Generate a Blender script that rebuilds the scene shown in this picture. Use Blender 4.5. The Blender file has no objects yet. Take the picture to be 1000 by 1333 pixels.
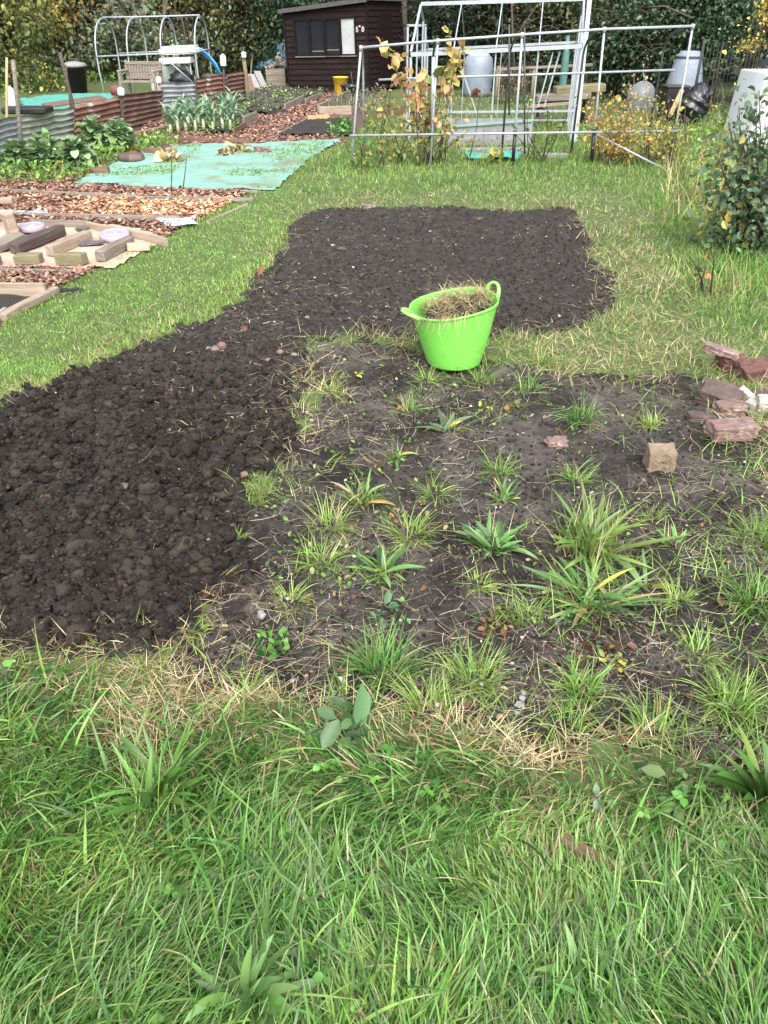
import bpy, math, random
import numpy as np
from mathutils import Vector, Matrix, Euler
rng = np.random.default_rng(7); random.seed(7)
S = bpy.context.scene; COL = S.collection; PI = math.pi
# ------------------------------------------------------------------ camera
H = 1.6; F = 1000.0; CX = 500.0; CY = 666.5
PITCH = math.atan((CY - 20) / F); CT, ST = math.cos(PITCH), math.sin(PITCH)
cam = bpy.data.cameras.new('camera'); co = bpy.data.objects.new('camera', cam); COL.objects.link(co)
co.location = (0, 0, H); co.rotation_euler = (PI / 2 - PITCH, 0, 0)
cam.sensor_fit = 'VERTICAL'; cam.sensor_height = 34.6; cam.lens = 34.6 * F / 1333.0
cam.clip_end = 2000; cam.clip_start = 0.05; S.camera = co
def ray(u, v):
    a = (u - CX) / F; b = -(v - CY) / F
    return np.array([a, CT + b * ST, -ST + b * CT])
def pix(x, y, z=0.0):
    d = y * CT - (z - H) * ST
    return CX + F * x / d, CY - F * (y * ST + (z - H) * CT) / d
# ------------------------------------------------------------------ noise
def hsh(ix, iy, s):
    n = (ix.astype(np.int64) * 374761393 + iy.astype(np.int64) * 668265263 + s * 982451653) & 0x7fffffff
    n = ((n ^ (n >> 13)) * 1274126177) & 0x7fffffff
    n = n ^ (n >> 16)
    return (n & 0xffff) / 65535.0
def vn(x, y, s=0):
    ix = np.floor(x); iy = np.floor(y); fx = x - ix; fy = y - iy
    fx = fx * fx * (3 - 2 * fx); fy = fy * fy * (3 - 2 * fy)
    a = hsh(ix, iy, s); b = hsh(ix + 1, iy, s); c = hsh(ix, iy + 1, s); d = hsh(ix + 1, iy + 1, s)
    return a + (b - a) * fx + (c - a) * fy + (a - b - c + d) * fx * fy
def fbm(x, y, f, o=4, s=0):
    r = 0; a = .5
    for k in range(o):
        r = r + a * (vn(x * f + k * 17.3, y * f - k * 9.1, s + k) * 2 - 1); a *= .5; f *= 2.03
    return r
def bumps(x, y, cell, s, keep=1.0):
    """rounded lumps: max over jittered discs of a dome"""
    X = x / cell; Y = y / cell; ix = np.floor(X); iy = np.floor(Y); best = np.zeros_like(X)
    for dx in (-1, 0, 1):
        for dy in (-1, 0, 1):
            cx = ix + dx; cy = iy + dy
            px = cx + hsh(cx, cy, s); py = cy + hsh(cx, cy, s + 1)
            r = .35 + .45 * hsh(cx, cy, s + 2); on = hsh(cx, cy, s + 3) < keep
            an = hsh(cx, cy, s + 4) * PI; el = .65 + .6 * hsh(cx, cy, s + 5)
            qx = (X - px); qy = (Y - py)
            rx = (qx * np.cos(an) + qy * np.sin(an)) * el; ry = (-qx * np.sin(an) + qy * np.cos(an)) / el
            d = 1 - (rx * rx + ry * ry) / (r * r)
            best = np.maximum(best, np.where(on, np.sqrt(np.maximum(d, 0)) * r, 0))
    return best * cell
def sstep(a, b, x):
    t = np.clip((x - a) / (b - a), 0, 1); return t * t * (3 - 2 * t)
def G0(u, v):
    d = ray(u, v); t = H / -d[2]; return (d[0] * t, d[1] * t)
def poly(*p): return np.array([G0(*q) for q in p])
def sd(P, x, y):
    """signed distance to a polygon, negative inside"""
    x = np.asarray(x, float); y = np.asarray(y, float)
    dmin = np.full(x.shape, 1e9); ins = np.zeros(x.shape, bool); n = len(P)
    for i in range(n):
        ax, ay = P[i]; bx, by = P[(i + 1) % n]; ex, ey = bx - ax, by - ay
        t = np.clip(((x - ax) * ex + (y - ay) * ey) / (ex * ex + ey * ey + 1e-12), 0, 1)
        dmin = np.minimum(dmin, (x - ax - t * ex) ** 2 + (y - ay - t * ey) ** 2)
        c = (ay > y) != (by > y)
        ins ^= c & (x < (bx - ax) * (y - ay) / ((by - ay) if by != ay else 1e-9) + ax)
    d = np.sqrt(dmin); return np.where(ins, -d, d)
# ------------------------------------------------------------------ zones (on the ground)
DUG = poly((410, 270), (470, 267), (590, 265), (660, 272), (735, 268), (752, 275), (772, 315), (800, 375), (798, 410), (745, 432), (650, 437),
           (540, 440), (470, 437), (405, 445), (405, 500), (400, 545), (372, 595), (335, 645), (318, 690), (318, 740), (270, 790), (222, 850), (180, 878),
           (100, 862), (0, 850), (-250, 838), (-250, 620), (0, 545), (60, 505), (125, 466), (205, 440), (270, 412), (325, 372), (368, 322), (385, 290))
WEED = poly((404, 445), (470, 440), (540, 452), (640, 470), (750, 482), (880, 482), (945, 500), (1000, 560), (1100, 690), (1250, 820), (1250, 1010), (1010, 1003),
            (900, 985), (830, 975), (760, 962), (690, 955), (560, 928), (450, 920), (330, 903), (180, 885), (222, 850), (270, 790), (318, 740), (318, 690), (335, 645), (372, 595), (400, 545), (405, 500))
PLOT = poly((-420, 470), (0, 428), (70, 382), (215, 312), (325, 252), (395, 207), (452, 184), (478, 160), (478, 118), (320, 118), (170, 165), (20, 215), (-420, 320))
STEEP = None
def masks(x, y):
    w = fbm(x, y, 3.0, 4, 5) * .12 + fbm(x, y, 11, 3, 9) * .075
    d = sd(DUG, x, y) + w; wd = sd(WEED, x, y) + w * 1.2
    return d, wd
def terrain(x, y, m=None):
    x = np.asarray(x, float); y = np.asarray(y, float)
    d, wd = m if m is not None else masks(x, y)
    z = fbm(x, y, .35, 2, 21) * .03 * sstep(2, 6, y)
    grass = fbm(x, y, 5, 3, 3) * .02
    wx = x + fbm(x, y, 7, 2, 61) * .05; wy = y + fbm(x, y, 7, 2, 67) * .05
    coarse = 1 - sstep(3.0, 4.7, y + .25 * fbm(x, y, 1.2, 2, 8))
    big = bumps(wx, wy, .16, 31, .75) * .50 + bumps(wx, wy, .085, 41, .9) * .50 + bumps(wx, wy, .045, 51) * .38 + bumps(x, y, .022, 55, .8) * .5 + fbm(x, y, 60, 2, 44) * .006
    fine = bumps(wx, wy, .10, 71, .55) * .34 + bumps(wx, wy, .05, 81, .9) * .5 + bumps(x, y, .026, 83, .9) * .4 + fbm(x, y, 50, 2, 14) * .009
    dug = -.035 + .035 * coarse + fbm(x, y, 1.6, 3, 12) * .06 * (0.35 + coarse) + big * coarse + (fine + .01) * (1 - coarse)
    weed = -.045 + fbm(x, y, 2.2, 4, 15) * .05 + bumps(wx, wy, .06, 91, .28) * .25 + bumps(wx, wy, .026, 95, .5) * .3 + fbm(x, y, 40, 3, 17) * .010
    kd = sstep(.03, -.06, d); kw = sstep(.04, -.06, wd) * (1 - kd)
    return z + grass * (1 - kd - kw) + dug * kd + weed * kw
def h(x, y): return float(terrain(np.array([x]), np.array([y]))[0])
def G(u, v):
    x, y = G0(u, v); return Vector((x, y, h(x, y)))
def A(u, v, Y):
    d = ray(u, v); t = Y / d[1]; return Vector((d[0] * t, Y, H + d[2] * t))
def scale_at(y, z=0): return (y * CT + (H - z) * ST) / F      # metres per photo pixel
# ------------------------------------------------------------------ materials
def mat(name, c, rough=.7, c2=None, ns=6.0, stretch=(1, 1, 1), bump=0.0, bs=40.0, attr=False, trans=0.0, metal=0.0, c3=None, n3=2.0, lim3=(.55, .7), det=6, spec=.5, alpha=None, coords='Object', r2=None):
    m = bpy.data.materials.new(name); m.use_nodes = True; N = m.node_tree.nodes; L = m.node_tree.links
    b = N['Principled BSDF']; b.inputs['Roughness'].default_value = rough; b.inputs['Metallic'].default_value = metal
    b.inputs['Specular IOR Level'].default_value = spec
    tc = N.new('ShaderNodeTexCoord'); mp = N.new('ShaderNodeMapping'); mp.inputs['Scale'].default_value = stretch
    L.new(tc.outputs[coords], mp.inputs['Vector'])
    def noise(s, d=det):
        n = N.new('ShaderNodeTexNoise'); n.inputs['Scale'].default_value = s; n.inputs['Detail'].default_value = d
        n.inputs['Roughness'].default_value = .62; L.new(mp.outputs[0], n.inputs['Vector']); return n
    out = None
    if attr:
        a = N.new('ShaderNodeAttribute'); a.attribute_name = 'Col'; out = a.outputs['Color']
    else:
        r = N.new('ShaderNodeValToRGB'); n = noise(ns); L.new(n.outputs['Fac'], r.inputs['Fac'])
        r.color_ramp.elements[0].position = .32; r.color_ramp.elements[1].position = .68
        cc = c2 or tuple(v * .75 for v in c)
        r.color_ramp.elements[0].color = (*cc, 1); r.color_ramp.elements[1].color = (*c, 1); out = r.outputs['Color']
        if r2 is not None:
            rr = N.new('ShaderNodeMapRange'); rr.inputs['To Min'].default_value = r2; rr.inputs['To Max'].default_value = rough
            L.new(n.outputs['Fac'], rr.inputs['Value']); L.new(rr.outputs[0], b.inputs['Roughness'])
    if c3:
        n3_ = noise(n3, 8); r3 = N.new('ShaderNodeValToRGB'); r3.color_ramp.elements[0].position = lim3[0]; r3.color_ramp.elements[1].position = lim3[1]
        L.new(n3_.outputs['Fac'], r3.inputs['Fac']); mx = N.new('ShaderNodeMix'); mx.data_type = 'RGBA'
        L.new(r3.outputs['Color'], mx.inputs['Factor']); L.new(out, mx.inputs['A']); mx.inputs['B'].default_value = (*c3, 1); out = mx.outputs['Result']
    L.new(out, b.inputs['Base Color'])
    if bump:
        n = noise(bs); bp = N.new('ShaderNodeBump'); bp.inputs['Strength'].default_value = bump; bp.inputs['Distance'].default_value = .01
        L.new(n.outputs['Fac'], bp.inputs['Height']); L.new(bp.outputs[0], b.inputs['Normal'])
    if trans:
        t = N.new('ShaderNodeBsdfTranslucent'); L.new(out, t.inputs['Color']); ms = N.new('ShaderNodeMixShader'); ms.inputs[0].default_value = trans
        L.new(b.outputs[0], ms.inputs[1]); L.new(t.outputs[0], ms.inputs[2]); L.new(ms.outputs[0], N['Material Output'].inputs['Surface'])
    if alpha is not None: b.inputs['Alpha'].default_value = alpha
    return m
M = {}
def mk(name, *a, **k): M[name] = mat(name, *a, **k)
mk('clod', (0, 0, 0), .72, attr=True, bump=1.0, bs=260, spec=.3)
mk('grass', (0, 0, 0), .33, attr=True, trans=.33, spec=.5)
mk('leaf', (0, 0, 0), .42, attr=True, trans=.35, spec=.38)
mk('gloss_leaf', (0, 0, 0), .38, attr=True, trans=.22, spec=.5)
mk('straw', (0, 0, 0), .8, attr=True, trans=.15, spec=.2)
mk('soil', (.034, .0265, .0215), .85, (.009, .007, .0058), 26, bump=1.0, bs=230, c3=(.056, .043, .035), n3=8, lim3=(.5, .78), spec=.5, r2=.5, det=12)
mk('dirt', (.105, .091, .082), .85, (.026, .0215, .019), 7, bump=1.0, bs=160, c3=(.012, .0098, .0086), n3=2.4, lim3=(.43, .62), spec=.35, det=12)
mk('earth', (.085, .125, .034), .9, (.05, .065, .022), 9, bump=.8, bs=90, c3=(.13, .12, .055), n3=2.5, lim3=(.58, .75))
mk('chip_ground', (.11, .06, .04), .9, (.06, .033, .024), 25, bump=1, bs=60)
mk('chip', (0, 0, 0), .8, attr=True, spec=.25)
mk('bark', (.09, .07, .05), .9, (.035, .028, .02), 8, (1, 1, .2), bump=1, bs=30)
mk('twig', (.12, .085, .06), .85, (.06, .04, .03), 20)
mk('dark_twig', (.05, .03, .025), .8, (.025, .016, .014), 20)
mk('plastic_green', (.185, .575, .085), .45, (.17, .54, .08), 5, bump=.06, bs=30, c3=(.16, .40, .075), n3=8, lim3=(.52, .74))
mk('pale_green', (.25, .66, .13), .4, (.23, .62, .12), 5)
mk('brick_red', (.17, .075, .058), .9, (.075, .04, .034), 24, bump=1, bs=120, c3=(.26, .19, .16), n3=9)
mk('brick_pink', (.27, .175, .155), .9, (.14, .088, .078), 26, bump=1, bs=110, c3=(.42, .35, .31), n3=14)
mk('brick_dark', (.125, .082, .074), .85, (.05, .036, .034), 12, bump=.7, bs=80, c3=(.19, .12, .11), n3=5)
mk('sandstone', (.32, .245, .165), .95, (.19, .14, .10), 14, bump=1, bs=110, c3=(.13, .085, .065), n3=8, lim3=(.5, .66))
mk('pale_stone', (.45, .42, .38), .85, (.28, .26, .23), 10, bump=.4, bs=60)
mk('pebble', (0, 0, 0), .75, attr=True, spec=.35)
mk('wood_grey', (.25, .215, .18), .85, (.11, .09, .075), 5, (.6, 7, 7), bump=.7, bs=14, c3=(.15, .145, .09), n3=1.4)
mk('wood_pale', (.36, .29, .22), .85, (.19, .15, .11), 5, (.6, 7, 7), bump=.6, bs=14, c3=(.24, .20, .15), n3=1.4)
mk('wood_dark', (.085, .062, .055), .8, (.04, .030, .028), 5, (.6, 7, 7), bump=.6, bs=14, c3=(.13, .105, .095), n3=3)
mk('wood_mossy', (.21, .18, .11), .9, (.12, .11, .06), 6, (1, 5, 5), bump=.6, bs=16, c3=(.13, .15, .05), n3=3)
mk('wood_brown', (.17, .10, .07), .85, (.09, .055, .04), 6, (.7, 6, 6), bump=.6, bs=14)
mk('board_new', (.50, .34, .17), .8, (.36, .23, .11), 5, (.6, 7, 7), bump=.3, bs=14)
mk('shed_wood', (.019, .0115, .0108), .75, (.009, .006, .0058), 5, (.5, 6, 9), bump=.5, bs=16, c3=(.034, .0215, .020), n3=2.2, spec=.12)
mk('shed_trim', (.012, .007, .0075), .7, (.008, .005, .0055), 6, spec=.15)
mk('roof_felt', (.085, .08, .085), .95, (.045, .043, .048), 14, bump=.6, bs=90)
mk('glass_dark', (.012, .014, .020), .08, (.008, .009, .013), 3)
mk('blind', (.36, .39, .40), .5, (.28, .30, .31), 4)
mk('white_paint', (.80, .80, .80), .5, (.72, .72, .72), 5)
mk('tube_white', (.34, .37, .40), .42, (.25, .28, .31), 7, metal=.15)
mk('tube_alu', (.36, .39, .42), .4, (.27, .29, .32), 9, metal=.3, c3=(.33, .35, .37), n3=5)
mk('tube_dark', (.06, .065, .07), .5, (.035, .037, .04), 9)
mk('galv', (.44, .47, .50), .55, (.28, .30, .325), 5, metal=.1, c3=(.17, .18, .185), n3=2.5, lim3=(.5, .68), bump=.15, bs=30)
mk('galv_green', (.46, .50, .46), .6, (.30, .34, .30), 5, metal=.05, c3=(.14, .17, .12), n3=2.5, lim3=(.48, .66), bump=.15, bs=30)
mk('rust', (.26, .125, .09), .85, (.10, .055, .044), 5, c3=(.42, .40, .38), n3=3, lim3=(.56, .68), bump=.3, bs=40)
mk('rust_dark', (.22, .115, .09), .85, (.09, .055, .047), 5, c3=(.28, .20, .17), n3=3, lim3=(.56, .72), bump=.3, bs=40)
mk('membrane', (.19, .37, .31), .75, (.13, .28, .23), 3.5, bump=.8, bs=22, c3=(.14, .15, .09), n3=1.6, lim3=(.47, .68), det=14)
mk('guard_teal', (.07, .17, .15), .6, (.04, .11, .10), 9)
mk('teal_mesh', (.09, .34, .28), .6, (.055, .23, .19), 12, bump=.6, bs=30)
mk('cardboard', (.52, .355, .265), .9, (.36, .24, .185), 2.2, bump=.2, bs=10, c3=(.46, .37, .36), n3=1.3)
mk('slate', (.13, .12, .125), .7, (.07, .065, .07), 8, bump=.4, bs=40)
mk('disc_grey', (.33, .29, .335), .7, (.25, .22, .26), 7, bump=.3, bs=60)
mk('iron', (.05, .045, .05), .6, (.03, .028, .03), 9)
mk('plastic_white', (.66, .69, .73), .4, (.60, .63, .67), 3, c3=(.50, .52, .53), n3=4, lim3=(.62, .8))
mk('plastic_bluegrey', (.215, .25, .31), .5, (.16, .19, .24), 4, c3=(.28, .31, .35), n3=2)
mk('plastic_black', (.014, .015, .018), .42, (.010, .010, .012), 7)
mk('bag_black', (.010, .011, .018), .25, (.006, .007, .010), 7, bump=.5, bs=20, spec=.7)
mk('dome_grey', (.14, .17, .19), .5, (.12, .15, .17), 6)
mk('bucket_yellow', (.78, .50, .035), .5, (.62, .37, .03), 6, c3=(.45, .30, .07), n3=9, lim3=(.6, .75))
mk('pipe_blue', (.07, .30, .62), .4, (.05, .24, .52), 5)
mk('barrel_blue', (.10, .17, .25), .5, (.06, .11, .17), 5)
mk('strip_blue', (.52, .58, .66), .55, (.38, .43, .50), 5)
mk('concrete', (.23, .225, .23), .9, (.20, .19, .19), 6, bump=.4, bs=40)
mk('poly_grey', (.27, .285, .30), .45, (.20, .21, .22), 6)
mk('green_trim', (.24, .36, .31), .5, (.18, .28, .24), 6)
mk('red_pot', (.16, .055, .045), .8, (.12, .045, .04), 6)
mk('plastic_scrap', (.30, .29, .285), .7, (.15, .145, .14), 60)
mk('wire', (.03, .033, .035), .5, (.02, .02, .02), 9)
# ------------------------------------------------------------------ objects
def link(o): COL.objects.link(o); return o
def tag(o, label=None, cat=None, group=None, kind=None):
    if label: o['label'] = label
    if cat: o['category'] = cat
    if group: o['group'] = group
    if kind: o['kind'] = kind
    return o
def thing(name, loc, label, cat, group=None, rz=0):
    o = link(bpy.data.objects.new(name, None)); o.location = loc; o.rotation_euler = (0, 0, rz); o.empty_display_size = .1
    return tag(o, label, cat, group)
def from_np(name, V, Q, m, cols=None, parent=None, loc=None, smooth=False, mats=None):
    V = np.ascontiguousarray(V, np.float32); Q = np.ascontiguousarray(Q, np.int32); k = Q.shape[1]
    if loc is not None: V = V - np.array(loc, np.float32)
    me = bpy.data.meshes.new(name); me.vertices.add(len(V)); me.vertices.foreach_set('co', V.ravel())
    me.loops.add(Q.size); me.loops.foreach_set('vertex_index', Q.ravel())
    me.polygons.add(len(Q)); me.polygons.foreach_set('loop_start', np.arange(0, Q.size, k, dtype=np.int32))
    try: me.polygons.foreach_set('loop_total', np.full(len(Q), k, np.int32))
    except Exception: pass
    me.polygons.foreach_set('use_smooth', np.full(len(Q), smooth, bool))
    if cols is not None:
        a = me.color_attributes.new('Col', 'FLOAT_COLOR', 'POINT'); c = np.ones((len(V), 4), np.float32); c[:, :3] = cols
        a.data.foreach_set('color', c.ravel())
    me.materials.append(m); me.update(calc_edges=True); me.validate()
    o = link(bpy.data.objects.new(name, me))
    if parent is not None: o.parent = parent
    if loc is not None and parent is None: o.location = loc
    return o
class MB:
    """collects shapes in local coordinates, then links them as ONE mesh object"""
    def __init__(s): s.v = []; s.f = []; s.sm = []
    def add(s, vs, fs, sm=False):
        b = len(s.v); s.v += [tuple(p) for p in vs]; s.f += [tuple(i + b for i in f) for f in fs]; s.sm += [sm] * len(fs)
    def box(s, c, d, R=None, bev=0.0, taper=1.0):
        import bmesh
        bm = bmesh.new(); bmesh.ops.create_cube(bm, size=1)
        for q in bm.verts:
            k = taper if q.co.z > 0 else 1; q.co = Vector((q.co.x * d[0] * k, q.co.y * d[1] * k, q.co.z * d[2]))
        if bev: bmesh.ops.bevel(bm, geom=bm.edges[:], offset=bev, segments=1, profile=.5, affect='EDGES')
        Rm = R.to_matrix() if isinstance(R, Euler) else (R or Matrix.Identity(3)); c = Vector(c)
        bm.verts.index_update(); s.add([Rm @ q.co + c for q in bm.verts], [[q.index for q in f.verts] for f in bm.faces]); bm.free(); return s
    def beam(s, a, b, w, t, up=(0, 0, 1), bev=0.0):
        a = Vector(a); b = Vector(b); x = (b - a).normalized(); u = Vector(up); y = u.cross(x)
        if y.length < 1e-4: y = Vector((0, 1, 0)).cross(x)
        y.normalize(); z = x.cross(y); R = Matrix((x, y, z)).transposed()
        return s.box((a + b) / 2, ((b - a).length, w, t), R, bev)
    def tube(s, pts, r, n=8, caps=True):
        P = [Vector(p) for p in pts]; R = r if isinstance(r, (list, tuple)) else [r] * len(P); vs = []; fs = []
        ref = None
        for i, p in enumerate(P):
            t = (P[min(i + 1, len(P) - 1)] - P[max(i - 1, 0)]).normalized()
            if ref is None: ref = Vector((0, 0, 1)) if abs(t.z) < .9 else Vector((1, 0, 0))
            x = ref - t * ref.dot(t)
            if x.length < 1e-5: x = t.orthogonal()
            x.normalize(); y = t.cross(x); ref = x
            for k in range(n):
                a = 2 * PI * k / n; vs.append(p + (x * math.cos(a) + y * math.sin(a)) * R[i])
        for i in range(len(P) - 1):
            for k in range(n): fs.append((i * n + k, i * n + (k + 1) % n, (i + 1) * n + (k + 1) % n, (i + 1) * n + k))
        if caps: fs.append(tuple(range(n - 1, -1, -1))); fs.append(tuple((len(P) - 1) * n + k for k in range(n)))
        s.add(vs, fs, True); return s
    def lathe(s, prof, n=32, c=(0, 0, 0), sx=1, sy=1, fn=None):
        vs = []; fs = []; c = Vector(c)
        for (r, z) in prof:
            for k in range(n):
                a = 2 * PI * k / n; p = Vector((r * math.cos(a) * sx, r * math.sin(a) * sy, z))
                if fn: p = fn(p)
                vs.append(p + c)
        for i in range(len(prof) - 1):
            for k in range(n): fs.append((i * n + k, i * n + (k + 1) % n, (i + 1) * n + (k + 1) % n, (i + 1) * n + k))
        s.add(vs, fs, True); return s
    def disc(s, c, r, n=32, flip=False, z=0):
        vs = [Vector(c) + Vector((r * math.cos(2 * PI * k / n), r * math.sin(2 * PI * k / n), z)) for k in range(n)]
        s.add(vs, [tuple(range(n))[::-1] if flip else tuple(range(n))]); return s
    def build(s, name, m, parent=None, loc=None, rz=0):
        me = bpy.data.meshes.new(name); me.from_pydata(s.v, [], s.f); me.polygons.foreach_set('use_smooth', s.sm); me.materials.append(m); me.update()
        o = link(bpy.data.objects.new(name, me))
        if parent is not None: o.parent = parent
        if loc is not None: o.location = loc
        if rz: o.rotation_euler = (0, 0, rz)
        return o
import bmesh
_ico = {}
def ico(k):
    if k not in _ico:
        bm = bmesh.new(); bmesh.ops.create_icosphere(bm, subdivisions=k, radius=1)
        _ico[k] = (np.array([v.co[:] for v in bm.verts]), np.array([[v.index for v in f.verts] for f in bm.faces])); bm.free()
    return _ico[k]
def n3(p, f, s=0):
    return (vn(p[..., 0] * f + p[..., 2] * 3.1 * f, p[..., 1] * f - p[..., 2] * 2.3 * f, s) + vn(p[..., 1] * f + 7 + p[..., 0] * 1.7 * f, p[..., 2] * f + 3, s + 5)) - 1
def lumps(name, P, Rr, m, k=2, squash=.75, amp=.35, cols=None, freq=1.6, smooth=True, cuts=0, **kw):
    """many irregular lumps (clods, crumbs, pebbles) in one mesh"""
    V0, F0 = ico(k); n = len(P); nv = len(V0)
    off = rng.uniform(0, 50, (n, 1, 3)); V = np.repeat(V0[None], n, 0)
    d = 1 + amp * n3(V + off, freq, 3) + amp * .6 * n3(V + off, freq * 2.4, 8) + (amp * .35 * n3(V + off, freq * 5.5, 9) if k > 1 else 0)
    if cuts:
        pn = rng.normal(0, 1, (n, cuts, 3)); pn /= np.linalg.norm(pn, axis=2, keepdims=True); pd = rng.uniform(.5, .95, (n, cuts)); dots = np.einsum('vk,nck->nvc', V0, pn)
        lim = np.where(dots > .05, pd[:, None] / np.maximum(dots, .05), 9).min(2); d = np.minimum(d, lim * (1 + .18 * n3(V + off, 4.5, 4)))
    an = rng.uniform(0, 2 * PI, n); ca, sa = np.cos(an)[:, None], np.sin(an)[:, None]
    st = rng.uniform(.75, 1.3, (n, 1, 3)); st[..., 2] *= squash
    V = V * d[..., None] * st * np.asarray(Rr)[:, None, None]
    V = np.stack([V[..., 0] * ca - V[..., 1] * sa, V[..., 0] * sa + V[..., 1] * ca, V[..., 2]], -1) + np.asarray(P)[:, None]
    Fq = (F0[None] + (np.arange(n) * nv)[:, None, None]).reshape(-1, 3)
    c = None if cols is None else np.repeat(np.asarray(cols), nv, 0)
    return from_np(name, V.reshape(-1, 3), Fq, m, c, smooth=smooth, **kw)
# ------------------------------------------------------------------ plants
def strips(base, az, L, W, lean, curl, col, ns=4, prof='grass', fold=0.0, twist=0.0, tipcol=None, wav=0.0):
    """bent blades; returns verts, quads, colours. lean: angle from vertical at the base, curl: added along the blade"""
    base = np.asarray(base, float); n = len(base); t = np.linspace(0, 1, ns + 1)
    B = lambda v: np.broadcast_to(np.asarray(v, float), (n,)); az, L, W, lean, curl = map(B, (az, L, W, lean, curl))
    ph = lean[:, None] + curl[:, None] * t[None]; ph = np.clip(ph, -.2, 2.3)
    seg = L[:, None] / ns
    dr = np.sin(ph) * seg; dz = np.cos(ph) * seg
    r = np.concatenate([np.zeros((n, 1)), np.cumsum((dr[:, 1:] + dr[:, :-1]) / 2, 1)], 1); z = np.concatenate([np.zeros((n, 1)), np.cumsum((dz[:, 1:] + dz[:, :-1]) / 2, 1)], 1)
    if prof == 'grass': w = (1 - t ** 2.2) * .9 + .1 * (1 - t)
    elif prof == 'lance': w = np.maximum(np.sin(PI * np.clip(t, 0, 1) ** .85) ** .8, .10 * (1 - t))
    elif prof == 'paddle': w = np.where(t < .35, .16, np.sin(PI * (t - .3) / .72) ** .7 + .0)
    elif prof == 'oval': w = np.maximum(np.sin(PI * t) ** .6, .03)
    else: w = np.ones_like(t)
    w = np.maximum(w, .015)
    ww = W[:, None] * w[None] / 2
    bend = rng.normal(0, 1, (n, 1)) * wav * (t[None] ** 2) * L[:, None]
    cx, sx = np.cos(az)[:, None], np.sin(az)[:, None]
    C = np.stack([base[:, 0:1] + r * cx - bend * sx, base[:, 1:2] + r * sx + bend * cx, base[:, 2:3] + z], -1)
    tw = rng.uniform(-1, 1, (n, 1)) * twist * (0.4 + t[None])
    Nx, Ny, Nz = -np.cos(ph) * cx, -np.cos(ph) * sx, np.sin(ph)
    side = np.stack([-sx * np.cos(tw) + Nx * np.sin(tw), cx * np.cos(tw) + Ny * np.sin(tw), Nz * np.sin(tw)], -1)
    if fold:
        Nn = np.stack([Nx, Ny, Nz], -1)
        rows = np.stack([C - side * ww[..., None] + Nn * ww[..., None] * fold, C, C + side * ww[..., None] + Nn * ww[..., None] * fold], 2); k = 3
    else:
        rows = np.stack([C - side * ww[..., None], C + side * ww[..., None]], 2); k = 2
    V = rows.reshape(-1, 3); nv = (ns + 1) * k; q = []
    for i in range(ns):
        for j in range(k - 1): q.append((i * k + j, i * k + j + 1, (i + 1) * k + j + 1, (i + 1) * k + j))
    Q = (np.array(q)[None] + (np.arange(n) * nv)[:, None, None]).reshape(-1, 4)
    col = np.broadcast_to(np.asarray(col, float), (n, 3))
    Cc = np.repeat(col[:, None], nv, 1)
    if tipcol is not None:
        tt = np.repeat(t, k)[None, :, None] ** 2; tc = np.broadcast_to(np.asarray(tipcol, float), (n, 3))[:, None]; Cc = Cc * (1 - tt) + tc * tt
    return V, Q, Cc.reshape(-1, 3)
def join(*parts):
    V = []; Q = []; C = []; b = 0
    for v, q, c in parts: V.append(v); Q.append(q + b); C.append(c); b += len(v)
    return np.concatenate(V), np.concatenate(Q), np.concatenate(C)
def pal(n, cols, p=None, jit=.22):
    cols = np.array(cols); i = rng.choice(len(cols), n, p=p); c = cols[i] * np.exp(rng.normal(0, jit, (n, 1))) * np.exp(rng.normal(0, .06, (n, 3)))
    return np.clip(c, 0.002, .9)
GREEN = [(.115, .245, .042), (.155, .305, .055), (.080, .180, .035), (.20, .33, .075)]
LUSH = [(.070, .200, .034), (.105, .265, .048), (.038, .115, .024), (.155, .32, .075)]
YEL = [(.225, .355, .075), (.285, .40, .105), (.18, .315, .06)]
STRAW = [(.42, .34, .19), (.31, .24, .13), (.52, .44, .28), (.22, .15, .08), (.38, .34, .17)]
def leaves(P, size, cols, up=.5, asp=.62, dirs=None):
    """leaf-sized folded faces"""
    P = np.asarray(P, float); n = len(P)
    d = rng.normal(0, 1, (n, 3)) if dirs is None else dirs + rng.normal(0, .5, (n, 3)); d[:, 2] -= .25; d /= np.linalg.norm(d, axis=1, keepdims=True)
    nr = rng.normal(0, 1, (n, 3)); nr[:, 2] = np.abs(nr[:, 2]) + up; s = np.cross(d, nr); s /= np.linalg.norm(s, axis=1, keepdims=True) + 1e-9; nn = np.cross(s, d)
    L = (np.asarray(size) * np.exp(rng.normal(0, .25, n)))[:, None]; w = L * asp / 2
    V = np.stack([P, P + d * L * .3 - s * w * .8 + nn * w * .35, P + d * L * .32, P + d * L * .3 + s * w * .8 + nn * w * .35,
                  P + d * L * .7 - s * w * .75 + nn * w * .2, P + d * L * .7 - nn * L * .05, P + d * L * .7 + s * w * .75 + nn * w * .2, P + d * L - nn * L * .14], 1).reshape(-1, 3)
    q = np.array([(0, 2, 1, 1), (0, 3, 2, 2), (1, 2, 5, 4), (2, 3, 6, 5), (4, 5, 7, 7), (5, 6, 7, 7)])
    q = np.array([(0, 2, 5, 1), (0, 3, 5, 2), (1, 5, 7, 4), (3, 6, 7, 5)])
    Q = (q[None] + (np.arange(n) * 8)[:, None, None]).reshape(-1, 4)
    return V, Q, np.repeat(cols, 8, 0)
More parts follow.
